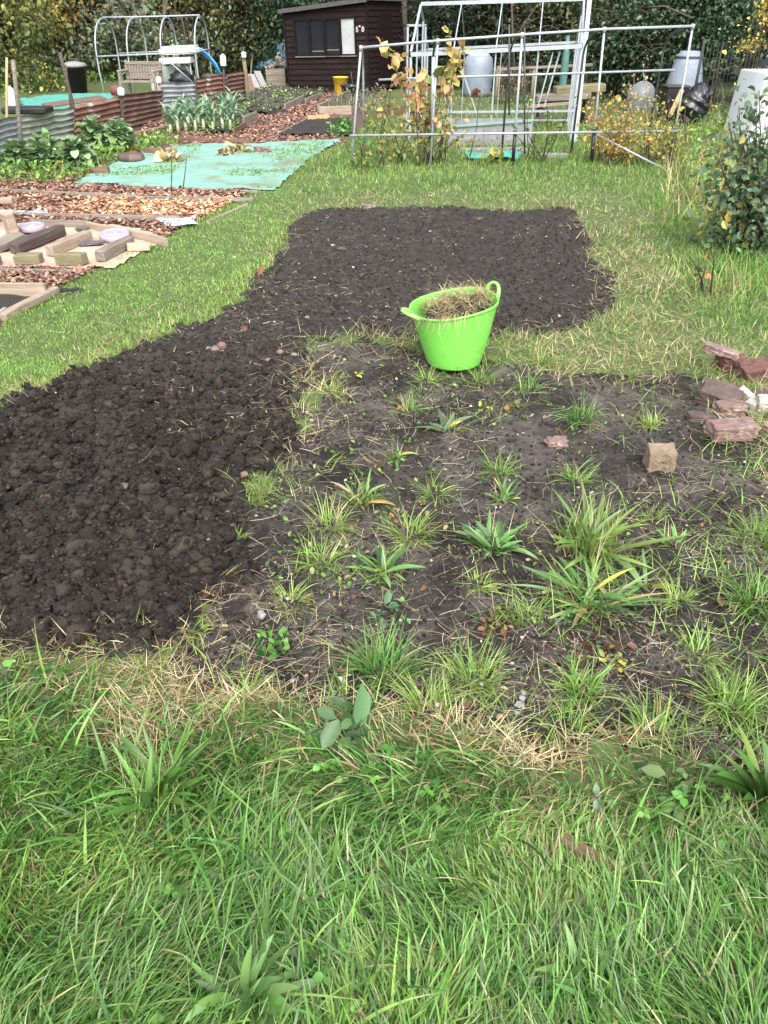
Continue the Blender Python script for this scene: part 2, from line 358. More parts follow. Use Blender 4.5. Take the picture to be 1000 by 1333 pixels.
# ================================================================== GROUND
NU, NV = 640, 1150
u = np.linspace(-.80, .80, NU)
y = .9 * np.exp(np.linspace(0, math.log(32.6 / .9), NV)) - .6
far = [36, 45, 60, 90, 150, 300, 700]; near = [-60, -20, -6, -2, -.6, -.1]
ys = np.concatenate([near, y, far]); wd = np.maximum(ys, .3) + .6
wd[-len(far):] = y[-1] + .6
cs = np.array([700, 200, 60, 20, 8, 3, 1.0])
X = np.concatenate([-(.80 * wd)[:, None] - cs[None], u[None] * wd[:, None], (.80 * wd)[:, None] + cs[::-1][None]], 1)
Y = np.repeat(ys[:, None], X.shape[1], 1)
mm = masks(X, Y); Z = terrain(X, Y, mm)
outer = (np.abs(X) > .81 * wd[:, None]) | (Y < .2) | (Y > 33)
Z = np.where(outer & (Y > 33), 0, Z)
nx = X.shape[1]; V = np.stack([X, Y, Z], -1).reshape(-1, 3)
I = np.arange(V.shape[0]).reshape(X.shape)
Q = np.stack([I[:-1, :-1], I[:-1, 1:], I[1:, 1:], I[1:, :-1]], -1).reshape(-1, 4)
d_, w_ = mm[0].ravel()[Q].mean(1), mm[1].ravel()[Q].mean(1); plot = sd(PLOT, X, Y).ravel()[Q].mean(1)
zone = np.where(d_ < 0, 1, np.where(w_ < 0, 2, np.where(plot < 0, 3, 0)))
def subgrid(name, k, m):
    q = Q[zone == k]; idx, inv = np.unique(q, return_inverse=True)
    return tag(from_np(name, V[idx], inv.reshape(-1, 4), m, smooth=True), kind='structure')
subgrid('ground', 0, M['earth']); subgrid('dug_soil', 1, M['soil']); subgrid('weedy_soil', 2, M['dirt']); subgrid('wood_chip_path', 3, M['chip_ground'])

def scatter(n, ymin, ymax, umax=.72, power=2.0, umin=None):
    """points over the visible fan, denser near the lens (n per unit of log distance is even when power = 2)"""
    a, b = ymin + .6, ymax + .6; t = rng.uniform(0, 1, n)
    yy = a * (b / a) ** t if power == 2 else (a ** (2 - power + 0) + t * (b ** (2 - power) - a ** (2 - power))) ** (1 / (2 - power))
    xx = rng.uniform(-umax if umin is None else umin, umax, n) * yy; return xx, yy - .6
def U_rng(n, a, b): return rng.uniform(a, b, n)
# ------------------------------------------------------------------ clods, crumbs, pebbles
xx, yy = scatter(44000, 1.4, 9, .42, umin=-.66); d, wdd = masks(xx, yy)
ok = (d < -.02) & ((yy < 4.4) | (rng.uniform(0, 1, len(xx)) < .55)) & (yy < 8.6); xx, yy = xx[ok], yy[ok]
kf = 1 - sstep(3.2, 4.6, yy); R = (.0050 + .019 * rng.uniform(0, 1, len(xx)) ** 3.4) * (.52 + .62 * kf) * (1 + .25 * (yy < 2.3))
CL = [(.030, .0232, .0185), (.016, .0125, .010), (.046, .036, .029), (.023, .018, .0145)]
bx, by = scatter(3600, 1.4, 3.9, .3, umin=-.66); bd, _ = masks(bx, by); bk = (bd < -.05) & (rng.uniform(0, 1, len(bx)) < .35 + .65 * (by < 2.6)); bx, by = bx[bk], by[bk]
xx, yy, R = np.concatenate([xx, bx]), np.concatenate([yy, by]), np.concatenate([R, U_rng(len(bx), .015, .040) * (1 - .25 * sstep(2.4, 3.8, by))])
zc = terrain(xx, yy) + R * np.where(R > .02, .55, .35); big = R > .0125; P = np.stack([xx, yy, zc], 1)
def many(parts):
    return join(*parts)
tag(lumps('soil_clods', P, R, M['clod'], 2, amp=.42, freq=2.2, squash=.85, cuts=9, cols=pal(len(R), CL, jit=.18)), 'loose dark lumps of freshly dug soil covering the bed', 'soil clods', kind='stuff')
# crumbs stuck all over the larger clods, then fine crumbs over the rest of the soil
kk = rng.choice(np.where(big)[0], 30000, p=(R[big] ** 1.6) / (R[big] ** 1.6).sum()); dv = rng.normal(0, 1, (len(kk), 3)); dv[:, 2] = np.abs(dv[:, 2]) * .9 + .05; dv /= np.linalg.norm(dv, axis=1, keepdims=True)
P1 = P[kk] + dv * (R[kk] * U_rng(len(kk), .78, 1.12))[:, None] * [1, 1, .85]; R1 = R[kk] * U_rng(len(kk), .09, .30)
xx, yy = scatter(120000, 1.2, 9, .6); d, wdd = masks(xx, yy); ok = (d < 0) | ((wdd < 0) & (rng.uniform(0, 1, len(xx)) < .35)); xx, yy = xx[ok], yy[ok]
R2 = .0022 + .0075 * rng.uniform(0, 1, len(xx)) ** 2.5; P2 = np.stack([xx, yy, terrain(xx, yy) + R2 * .3], 1)
P3, R3 = np.concatenate([P1, P2]), np.concatenate([R1, R2])
tag(lumps('soil_crumbs', P3, R3, M['clod'], 1, amp=.5, smooth=False, cols=pal(len(R3), CL, jit=.25)), 'fine dark crumbs of soil sprinkled over bed', 'soil crumbs', kind='stuff')
xx, yy = scatter(6500, 1.4, 9.5); d, wdd = masks(xx, yy); ok = ((d < 0) & (rng.uniform(0, 1, len(xx)) < .2 + .4 * sstep(4, 5, yy))) | ((wdd < 0) & (rng.uniform(0, 1, len(xx)) < .3)); xx, yy = xx[ok], yy[ok]
R = .0026 + .006 * rng.uniform(0, 1, len(xx)) ** 3
tag(lumps('stone_chips', np.stack([xx, yy, terrain(xx, yy) + R * .8 + .006], 1), R, M['pebble'], 1, squash=.6, amp=.3, cols=pal(len(xx), [(.24, .21, .18), (.36, .32, .27), (.16, .14, .12), (.22, .15, .11)])), 'tiny pale stone chips scattered through the dark soil', 'stone chips', kind='stuff')
# individual pebbles
for (pu, pv, r, c) in [(163, 655, .022, 0), (160, 661, .014, 0), (75, 722, .014, 1), (77, 731, .013, 0), (142, 573, .010, 1), (221, 566, .012, 0), (186, 575, .009, 1), (230, 631, .010, 0), (257, 703, .013, 0), (213, 690, .016, 2),
                       (297, 684, .015, 2), (329, 520, .009, 1), (317, 627, .022, 3), (253, 596, .013, 0), (316, 595, .014, 0), (290, 457, .026, 3), (281, 459, .024, 3), (272, 453, .018, 0), (350, 470, .018, 3), (365, 458, .022, 3),
                       (383, 461, .016, 0), (405, 543, .013, 1), (399, 538, .011, 1), (305, 335, .012, 1), (437, 383, .012, 0), (460, 351, .012, 1), (433, 320, .014, 1), (475, 345, .010, 0), (520, 352, .009, 1), (610, 330, .011, 1), (728, 408, .013, 1), (700, 345, .010, 0), (560, 300, .010, 1), (500, 300, .010, 0), (360, 385, .010, 1), (375, 402, .012, 0), (400, 412, .013, 1), (185, 795, .011, 1), (80, 796, .010, 0)]:
    p = G(pu, pv)
    o = lumps('pebble', np.zeros((1, 3)), [r], M['pebble'], 3, squash=.65, amp=.25, cols=pal(1, [[(.17, .15, .13)], [(.30, .29, .265)], [(.14, .13, .127)], [(.17, .125, .105)]][c], jit=.1), freq=1.1)
    o.location = p + Vector((0, 0, r * .35)); tag(o, 'small rounded stone lying in the dark dug soil', 'pebble', 'pebbles scattered over dug soil')
# ================================================================== GRASS
def grass(name, label, xx, yy, L, W, lean, curl, az, cols, tip=None, ns=4, m='leaf', lift=0, twist=.5, wav=.05, prof='grass', cat='grass'):
    B = np.stack([xx, yy, terrain(xx, yy) - .004 + lift], 1)
    v, q, c = strips(B, az, L, W, lean, curl, cols, ns, prof, twist=twist, tipcol=tip, wav=wav)
    return tag(from_np(name, v, q, M[m], c, smooth=True), label, cat, kind='stuff')
def zones(xx, yy):
    d, w = masks(xx, yy); return np.minimum(d, w), sd(PLOT, xx, yy)
def flow(xx, yy, f=2.0, s=70): return fbm(xx, yy, f, 3, s) * 5
def U(n, a, b): return rng.uniform(a, b, n)
# long wet grass in front
xx, yy = scatter(122000, .40, 2.5, 1.15); e, pl = zones(xx, yy); ok = (e > .0) & (yy < 2.2) & (pl > 0)
dens = .55 + .9 * vn(xx * 5, yy * 5, 33); edge = sstep(0, .38, e + .10 * fbm(xx, yy, 4, 3, 34))
for (pu, pv, pr) in ((325, 1310, .17), (205, 1045, .12), (990, 1050, .12), (447, 968, .05), (880, 1040, .07)):
    gx, gy = G0(pu, pv); ok &= (np.hypot(xx - gx, yy - gy) > pr) | (rng.uniform(0, 1, len(xx)) < .35)
ok &= rng.uniform(0, 1, len(xx)) < dens * (.45 + .55 * edge); xx, yy, edge = xx[ok], yy[ok], edge[ok]; n = len(xx)
cl = vn(xx * 3, yy * 3, 36); dry = rng.uniform(0, 1, n) < .035 + .5 * (1 - edge)
cols = np.where(dry[:, None], pal(n, STRAW, jit=.3), np.where((cl < .35 + .4 * (1 - edge))[:, None], pal(n, GREEN + YEL[:1], jit=.3), pal(n, LUSH, jit=.3)))
patch = vn(xx * 2.2, yy * 2.2, 38)
az = -.35 + flow(xx, yy, 2.2, 70) * 1.15 + rng.normal(0, .65, n)
grass('long_grass', 'long wet green grass lying in swirls at the near side of the bed', xx, yy, (.06 + .11 * cl) * U(n, .6, 1.25) * (.45 + .55 * edge), U(n, .0026, .0066), np.abs(rng.normal(.85, .4, n)), U(n, .4, 1.2), az, cols, pal(n, STRAW + GREEN, jit=.2) * .35 + cols * .65, ns=5, m='grass')
xx, yy = scatter(4200, .42, 2.2, .92); e, pl = zones(xx, yy); ok = (e > .12) & (rng.uniform(0, 1, len(xx)) < .15 + .85 * sstep(.4, .65, vn(xx * 3.4, yy * 3.4, 39))); xx, yy = xx[ok], yy[ok]; n = len(xx)
grass('broad_grass', 'broader coarse grass blades standing among the fine wet grass', xx, yy, U(n, .10, .24), U(n, .0048, .0085), np.abs(rng.normal(.75, .4, n)), U(n, .4, 1.4), U(n, 0, 6.3), pal(n, LUSH + GREEN, jit=.2), ns=7, m='grass', twist=.8, wav=.12)
xx, yy = scatter(80000, .40, 2.3, 1.15); e, pl = zones(xx, yy); ok = (e > .05) & (rng.uniform(0, 1, len(xx)) < .3 + .6 * vn(xx * 5, yy * 5, 37)); xx, yy = xx[ok], yy[ok]; n = len(xx)
grass('under_grass', 'short dark undergrowth of grass beneath the long blades', xx, yy, U(n, .03, .08), U(n, .002, .005), U(n, .3, 1.5), U(n, 0, 1.2), U(n, 0, 6.3), pal(n, LUSH[:3] + STRAW[3:4], jit=.3), ns=3, m='grass')
# pale cut thatch along the bed's near edge and over it
xx, yy = scatter(30000, .9, 2.4, .66); e, pl = zones(xx, yy)
ok = (e > -.04) & (e < .17 + .36 * fbm(xx, yy, 3, 2, 31)) & (yy < 2.25) & (rng.uniform(0, 1, len(xx)) < .16 + .95 * sstep(.36, .60, vn(xx * 4.5, yy * 4.5, 41))); xx, yy = xx[ok], yy[ok]; n = len(xx)
grass('dry_thatch', 'pale brown dry grass thatch along the near edge of the bed', xx, yy, U(n, .035, .11), U(n, .0013, .003), U(n, .7, 1.5), U(n, .0, .6), U(n, 0, 6.3), pal(n, STRAW + [(.40, .30, .19)], jit=.3), m='straw', lift=U(n, .0, .03), ns=3, wav=.12)
# mown strip between the plots
xx, yy = scatter(330000, 2.2, 13, .02, umin=-.72); e, pl = zones(xx, yy)
left = xx < -.08 * yy - .25 + .3 * fbm(xx, yy, 1, 2, 11)
ok = (e > -.01) & (pl > -.01 + .05 * fbm(xx, yy, 8, 2, 12)) & left & (yy > 2.05); xx, yy, e, pl = xx[ok], yy[ok], e[ok], pl[ok]; n = len(xx)
pt = vn(xx * 2.6, yy * 2.6, 43) * .6 + vn(xx * 8, yy * 8, 44) * .4; near = sstep(.30, .02, e) ; nl = sstep(.10, .0, pl); sc = .5 + .12 * yy
cols = np.where((pt < .42)[:, None], pal(n, [(.15, .33, .045), (.19, .38, .055), (.24, .40, .085)], jit=.2), pal(n, GREEN + YEL, jit=.25))
cols = np.where((rng.uniform(0, 1, n) < .03 + .28 * near)[:, None], pal(n, STRAW), cols)
grass('mown_grass', 'short trodden grass strip between the dug bed and the plots on the left', xx, yy, U(n, .016, .036) * (1 + 1.2 * near * U(n, .3, 1) + .9 * nl), U(n, .0026, .0048) * sc, np.abs(rng.normal(.75, .4, n)), U(n, .2, 1.1), U(n, 0, 6.3), cols, ns=3)
# rough grass right of and beyond the bed
xx, yy = scatter(320000, 1.7, 15, .95, umin=-.3); e, pl = zones(xx, yy)
ok = (e > -.01) & (pl > .02) & ~((xx < -.08 * yy - .25 + .3 * fbm(xx, yy, 1, 2, 11))) & ((yy > 2.3) | (xx > .7)); xx, yy, e = xx[ok], yy[ok], e[ok]; n = len(xx)
U_, V_ = pix(xx, yy); pt = vn(xx * 1.7, yy * 1.7, 53) * .6 + vn(xx * 6, yy * 6, 54) * .4
tall = sstep(820, 980, U_ + 80 * fbm(xx, yy, 1.4, 2, 55)) * sstep(430, 330, V_) * .9 + sstep(255, 215, V_) * .35
thin = sstep(.9, .1, e) * .8; thin = np.maximum(thin, sstep(.58, .42, pt) * (U_ > 720) * (V_ > 250)); thin = np.clip(thin * (1 - tall), 0, 1)
ok = rng.uniform(0, 1, n) < (1 - .35 * thin); xx, yy, e, pt, tall, thin = [a[ok] for a in (xx, yy, e, pt, tall, thin)]; n = len(xx); sc = .55 + .11 * yy
cols = np.where((rng.uniform(0, 1, n) < .09 + .42 * thin)[:, None], pal(n, STRAW), np.where((pt < .5)[:, None], pal(n, YEL + GREEN, jit=.25), pal(n, GREEN, jit=.25)))
flat = rng.uniform(0, 1, n) < .15 + .55 * thin
grass('rough_grass', 'rough yellowing grass right of the bed and under the fruit cage', xx, yy, (.04 + .05 * pt + .17 * tall * U(n, .3, 1)) * U(n, .6, 1.3), U(n, .0026, .0048) * sc, np.where(flat, U(n, .9, 1.5), np.abs(rng.normal(.6, .35, n))), np.where(flat, .2, U(n, .2, 1.3)), U(n, 0, 6.3), cols, ns=4)
# straw heaps at the far right corner of the bed and round it
xx, yy = scatter(30000, 2.6, 9.5, .6); e, pl = zones(xx, yy)
U_, V_ = pix(xx, yy); ok = (e > -.16) & (e < .45) & (pl > .3) & ((U_ > 690) & (V_ > 245) | (V_ > 440) & (U_ > 400) | (rng.uniform(0, 1, len(xx)) < .28)) & (rng.uniform(0, 1, len(xx)) < .2 + .8 * sstep(.4, .6, vn(xx * 3.5, yy * 3.5, 58)))
xx, yy = xx[ok], yy[ok]; n = len(xx)
grass('dry_straw', 'loose dry straw strewn along the far and right edges of the bed', xx, yy, U(n, .05, .16), U(n, .0015, .0032) * (.5 + .12 * yy), U(n, .9, 1.55), U(n, 0, .4), U(n, 0, 6.3), pal(n, STRAW, jit=.3), m='straw', lift=U(n, 0, .045), ns=4, wav=.15)
# fine dead stalks and roots over the weedy soil
xx, yy = scatter(21000, 1.3, 4.6, .62, umin=-.4); d, w = masks(xx, yy); ok = ((w < .02) & (d > -.08) & (rng.uniform(0, 1, len(xx)) < .26 + .45 * sstep(.45, .75, vn(xx * 3, yy * 3, 62)) + .35 * sstep(2.6, 3.4, yy) * (xx < .3))) | ((d < 0) & (rng.uniform(0, 1, len(xx)) < .05)); xx, yy = xx[ok], yy[ok]; n = len(xx)
grass('dead_stalks', 'thin pale dead stalks and roots littering the weedy soil', xx, yy, U(n, .02, .16), U(n, .0009, .0021), U(n, 1.4, 1.62), U(n, -.15, .35), U(n, 0, 6.3), pal(n, STRAW[:3] + [(.19, .16, .125), (.30, .265, .21), (.13, .105, .085), (.40, .37, .30)], jit=.35), m='straw', lift=U(n, .002, .012), ns=6, wav=.45)
# short straw bits and fibres on the raked far end
xx, yy = scatter(16000, 3.0, 9, .3, umin=-.3); d, w = masks(xx, yy); ok = (d < .02) & (rng.uniform(0, 1, len(xx)) < .10 + .5 * sstep(.45, .7, vn(xx * 2.4, yy * 2.4, 68))); xx, yy = xx[ok], yy[ok]; n = len(xx)
grass('straw_bits', 'short straw bits and fibres scattered over the raked soil', xx, yy, U(n, .015, .075), U(n, .0016, .0036), U(n, 1.3, 1.6), U(n, -.1, .3), U(n, 0, 6.3), pal(n, STRAW[:3] + [(.16, .11, .09), (.24, .18, .14)], jit=.35), m='straw', lift=U(n, .003, .02), ns=3, wav=.3)
# turf overhanging the cut edge of the bed
xx, yy = scatter(60000, 1.6, 9.5, .5); e, pl = zones(xx, yy); ok = (np.abs(e) < .07) & (masks(xx, yy)[1] > .0) & (pl > .1) & (rng.uniform(0, 1, len(xx)) < .15 + .85 * sstep(.35, .65, vn(xx * 5, yy * 5, 69))); xx, yy = xx[ok], yy[ok]; n = len(xx)
grass('edge_grass', 'ragged turf hanging over the cut edge of the bed', xx, yy, U(n, .04, .12), U(n, .0022, .0045) * (.5 + .12 * yy), U(n, .5, 1.4), U(n, .2, 1.0), U(n, 0, 6.3), np.where((rng.uniform(0, 1, n) < .45)[:, None], pal(n, STRAW), pal(n, GREEN + YEL)), ns=4, wav=.1)
# thin sprigs of grass over the weedy soil
xx, yy = scatter(34000, 1.3, 4.6, .66, umin=-.4); d, w = masks(xx, yy); U_, V_ = pix(xx, yy)
rgt = sstep(840, 1010, U_) * (V_ > 560) + sstep(860, 960, V_) * .8
ok = (w < .03) & (d > .0) & (rng.uniform(0, 1, len(xx)) < .012 + .34 * sstep(.62, .82, vn(xx * 4.2, yy * 4.2, 65)) + .24 * rgt); xx, yy = xx[ok], yy[ok]; n = len(xx)
grass('sparse_grass', 'thin sprigs of grass coming through the weedy soil', xx, yy, U(n, .04, .15), U(n, .0022, .0046), U(n, .4, 1.3), U(n, .2, .9), U(n, 0, 6.3), pal(n, GREEN + YEL, jit=.25), ns=5, wav=.1)
# low broad leaves among the grass (clover, creeping buttercup)
xx, yy = scatter(5200, .45, 12, .7); e, pl = zones(xx, yy); ok = (e > .05) & (pl > .05) & (rng.uniform(0, 1, len(xx)) < .9 * sstep(.5, .7, vn(xx * 2.6, yy * 2.6, 66))); xx, yy = xx[ok], yy[ok]; n = len(xx)
zz = terrain(xx, yy) + U(n, .012, .05); a3 = np.repeat(U(n, 0, 6.3), 3) + np.tile([0, 2.09, 4.19], n); dd = np.stack([np.cos(a3), np.sin(a3), np.zeros(3 * n)], 1) * 4
v, q, c = leaves(np.repeat(np.stack([xx, yy, zz], 1), 3, 0), .017, np.repeat(pal(n, LUSH + [(.09, .15, .06)], jit=.25), 3, 0), up=2.5, asp=.95, dirs=dd)
tag(from_np('clover_leaves', v, q, M['leaf'], c, smooth=True), 'small round clover leaves spread low among the grass', 'clover', kind='stuff')
xx, yy = scatter(9000, 1.4, 4.6, .62, umin=-.3); d, w = masks(xx, yy); ok = (w < -.02) & (d > .03) & (rng.uniform(0, 1, len(xx)) < .03 + .3 * sstep(.5, .75, vn(xx * 3.3, yy * 3.3, 63)) + .25 * sstep(2.4, 3.3, yy) * (xx < .45)); xx, yy = xx[ok], yy[ok]; n = len(xx)
v, q, c = leaves(np.stack([xx, yy, terrain(xx, yy) + U(n, .004, .02)], 1), .020, pal(n, GREEN + [(.10, .16, .08), (.26, .22, .10), (.20, .09, .06), (.33, .27, .17)], jit=.25), up=1.5, asp=.7)
tag(from_np('seedling_leaves', v, q, M['leaf'], c), 'tiny seedling leaves and leaf scraps over the weedy soil', 'seedlings', kind='stuff')
# ------------------------------------------------------------------ wood chips
chipz = lambda xx, yy: (sd(PLOT, xx, yy) < -.02)
xx, yy = scatter(150000, 4.4, 26, -.03, 1.5, umin=-.62); U_, V_ = pix(xx, yy)
BEDS = [poly((-60, 372), (0, 374), (62, 378), (70, 384), (5, 420), (-120, 490)), poly((-80, 292), (0, 292), (115, 292), (180, 298), (215, 312), (150, 352), (0, 348), (-120, 345)),
        poly((100, 241), (130, 226), (176, 202), (225, 189), (330, 188), (445, 183), (408, 203), (357, 247), (250, 248)), poly((366, 178), (398, 159), (456, 156), (458, 178)), poly((322, 150), (350, 152), (398, 130), (425, 122), (400, 116), (322, 118)), poly((222, 172), (212, 150), (318, 135), (330, 150), (300, 176))]
ok = chipz(xx, yy); U0 = U_
for b in BEDS: ok &= sd(b, xx, yy) > .03
ok &= ~((U_ < 185) & (V_ < 236)) & ~((V_ > 176) & (V_ < 236) & (U_ < 240)); ok &= ~((V_ < 185) & (U_ < 170)) & ~((U_ > 440) & (V_ < 185))
xx, yy, U_, V_ = xx[ok], yy[ok], U_[ok], V_[ok]; n = len(xx)
orange = (V_ > 256) & (V_ < 283) & (U_ + 40 * fbm(xx, yy, 2, 2, 77) > 100 + 60 * rng.normal(0, 1, n)); 
cols = np.where(orange[:, None], pal(n, [(.58, .30, .17), (.50, .25, .14), (.62, .40, .26), (.28, .14, .08)], jit=.25), pal(n, [(.22, .115, .082), (.28, .165, .12), (.13, .072, .055), (.33, .22, .165), (.18, .092, .068)], jit=.3))
az = U(n, 0, 6.3)
v, q, c = strips(np.stack([xx, yy, terrain(xx, yy) + U(n, .004, .03)], 1), az, U(n, .024, .068) * (1 + .02 * yy), U(n, .012, .028) * (1 + .03 * yy), U(n, 1.1, 1.7), U(n, -.3, .5), cols, 2, 'oval', twist=.7)
tag(from_np('wood_chips', v, q, M['chip'], c), 'brown and orange wood chips covering the paths between the plots', 'wood chips', kind='stuff')
# ================================================================== sheets laid on the ground
def sheet(name, P, m, label, cat, lift=.012, res=.06, wr=.012, wf=2.0, kind=None, thick=None, jag=.0):
    P = np.asarray(P); lo = P.min(0) - .1; hi = P.max(0) + .1; gx = np.arange(lo[0], hi[0], res); gy = np.arange(lo[1], hi[1], res); Xs, Ys = np.meshgrid(gx, gy)
    s = sd(P, Xs, Ys) + jag * fbm(Xs, Ys, 3, 3, 4); Zs = terrain(Xs, Ys) + lift + wr * np.abs(fbm(Xs, Ys, wf, 4, 23))
    I = np.arange(Xs.size).reshape(Xs.shape); q = np.stack([I[:-1, :-1], I[:-1, 1:], I[1:, 1:], I[1:, :-1]], -1).reshape(-1, 4)
    ok = (s.ravel()[q] < .02).all(1); idx, inv = np.unique(q[ok], return_inverse=True); Vs = np.stack([Xs, Ys, Zs], -1).reshape(-1, 3)[idx]
    c = Vs.mean(0); c[2] = Vs[:, 2].min(); o = from_np(name, Vs, inv.reshape(-1, 4), m, smooth=True, loc=c)
    return tag(o, label, cat, kind=kind)
sheet('ground_cover_sheet', poly((97, 241), (130, 224), (176, 201), (225, 189), (330, 188), (395, 184), (447, 182), (405, 206), (357, 248), (250, 248)), M['membrane'], 'large worn teal green weed sheet pegged flat beside the grass strip', 'weed sheet', .014, .035, .028, 2.5)
sheet('cardboard_sheet', BEDS[1], M['cardboard'], 'sheets of pinkish brown cardboard laid flat under old timber offcuts', 'cardboard', .012, .03, .012, 2.0)
sheet('bed_soil', BEDS[0], M['soil'], None, None, .02, .04, .02, 5, kind='structure')
sheet('bed_soil', BEDS[3], M['soil'], None, None, .03, .05, .05, 4, kind='structure')
sheet('bed_soil', BEDS[4], M['dirt'], None, None, .06, .06, .05, 3, kind='structure')
sheet('bed_soil', BEDS[5], M['dirt'], None, None, .03, .06, .05, 3, kind='structure')
sheet('plastic_strip', poly((-20, 276), (30, 279), (75, 282), (70, 286), (0, 284), (-20, 283)), M['strip_blue'], 'pale blue plastic strip showing through chips at the left edge', 'plastic strip', .035, .03, .02, 4)
sheet('plastic_strip', poly((205, 287), (250, 289), (258, 296), (225, 300)), M['strip_blue'], 'pale blue plastic strip poking from chips beside the mown grass', 'plastic strip', .03, .03, .02, 4, jag=.05)
sheet('teal_tarpaulin', poly((25, 133), (60, 126), (150, 124), (152, 134), (100, 146), (28, 150)), M['teal_mesh'], 'bright teal sheet lying behind the corrugated iron fence', 'tarpaulin', .05, .1, .05, 2)
sheet('teal_netting', poly((606, 203), (640, 201), (676, 203), (678, 211), (640, 213), (608, 211)), M['teal_mesh'], 'crumpled teal netting lying in the grass inside the fruit cage', 'netting', .03, .04, .09, 5)
# moss and leaves grown over the weed sheet
xx, yy = scatter(70000, 7, 14, -.0, umin=-.5); s = sd(BEDS[2], xx, yy); ok = (s < -.05) & (rng.uniform(0, 1, len(xx)) < .9 * sstep(.52, .72, vn(xx * 1.8, yy * 1.8, 88))); xx, yy = xx[ok], yy[ok]; n = len(xx)
grass('moss_tufts', 'low grass and moss growing through the teal weed sheet', xx, yy, U(n, .015, .05), U(n, .008, .018), U(n, .5, 1.5), U(n, .2, .8), U(n, 0, 6.3), pal(n, YEL + GREEN), lift=.02, ns=2, cat='moss')
# ================================================================== TUB
def tub():
    c = G(591, 463); c.z -= .012; g = thing('garden_tub', c, 'bright lime green two-handled rubber tub heaped with pulled weeds', 'tub', rz=math.radians(24))
    Ht = .325
    def rad(z): t = z / Ht; return .146 + .082 * t ** .85
    def squash(p):
        t = max(p.z, 0) / Ht
        return Vector((p.x * (1 + .05 * t) - .016 * t, p.y * (1 - .05 * t), p.z * (1 + .34 * p.x * t) + .004 * math.sin(3 * math.atan2(p.y, p.x)) * t))
    prof = [(.02, .002), (.132, 0), (.143, .006)]
    for i in range(1, 61):
        z = Ht * i / 60; prof.append((rad(z) + (.00025 if (i % 5) < 2 and 4 < i < 57 else 0), z))
    prof += [(rad(Ht) + .006, Ht + .001), (rad(Ht) + .006, Ht + .012), (rad(Ht) + .001, Ht + .014), (rad(Ht) - .005, Ht + .008)]
    for i in range(20, -1, -1): prof.append((rad(Ht * i / 20) - .006, max(Ht * i / 20, .008)))
    prof.append((.01, .008))
    b = MB().lathe(prof, 72, fn=squash); b.build('tub_body', M['plastic_green'], g)
    for s in (1, -1):
        m = MB(); pts = []; n = 18
        for i in range(n + 1):
            a = PI * i / n; yy = -math.cos(a) * (.058 + .014 * math.sin(a)); up = math.sin(a) ** .8 * .064
            out = .012 * math.sin(a) + (.045 * math.sin(a) if s < 0 else .0)
            x = s * (math.sqrt(max((rad(Ht) + .003) ** 2 - yy * yy, 0)) + out)
            p = squash(Vector((x, yy, Ht - .004))); p.z += up * (.62 if s < 0 else 1.0); pts.append(p)
        m.tube(pts, [.013 - .004 * math.sin(PI * i / n) for i in range(n + 1)], 10)
        m.build('handle', M['pale_green'], g)
    # the weeds in it
    w = thing('weed_heap', c + Vector((-.005, 0, .265)), 'heap of pulled dry grass, roots and soil filling the green tub', 'weeds', rz=math.radians(24))
    n = 60; ang = U(n, 0, 6.3); rr = .155 * np.sqrt(U(n, 0, 1)); zz = .055 * (1 - (rr / .2) ** 2) + .34 * rr * np.cos(ang)*.8 + .025
    P = np.stack([rr * np.cos(ang), rr * np.sin(ang) * .9, zz - .02], 1)
    lumps('soil_heap', P, U(n, .02, .04), M['soil'], 2, amp=.55, parent=w)
    n = 2600; ang = U(n, 0, 6.3); rr = .20 * np.sqrt(U(n, 0, 1)); clump = vn(rr * np.cos(ang) * 22, rr * np.sin(ang) * 22, 5)
    k = clump > .45; ang, rr = ang[k], rr[k]; n = len(rr)
    P = np.stack([rr * np.cos(ang), rr * np.sin(ang) * .9, .06 * (1 - (rr / .2) ** 2) + .27 * rr * np.cos(ang) + .03 + U(n, -.01, .035)], 1)
    v, q, cc = strips(P, U(n, 0, 6.3), U(n, .03, .12), U(n, .0014, .003), U(n, .8, 1.6), U(n, 0, .9), pal(n, STRAW + [(.30, .28, .12), (.18, .12, .07)]), 4, wav=.2)
    n2 = 70; a2 = rng.normal(-2.3, .42, n2); P2 = np.stack([.236 * np.cos(a2), .222 * np.sin(a2), .093 + .25 * .24 * np.cos(a2) + U(n2, 0, .02)], 1)
    s2 = strips(P2, a2 + U(n2, -.5, .5), U(n2, .04, .17), U(n2, .0012, .0026), U(n2, 1.3, 1.6), U(n2, 1.3, 1.7), pal(n2, STRAW + [(.10, .09, .04)]), 6, wav=.1)
    s3 = strips(P[:40] + [0, 0, .01], U(40, 0, 6.3), U(40, .05, .13), U(40, .001, .002), U(40, 0, .8), U(40, 0, .5), pal(40, STRAW + YEL), 4)
    v, q, cc = join((v, q, cc), s2, s3); from_np('dry_stalks', v, q, M['straw'], cc, parent=w)
tub()
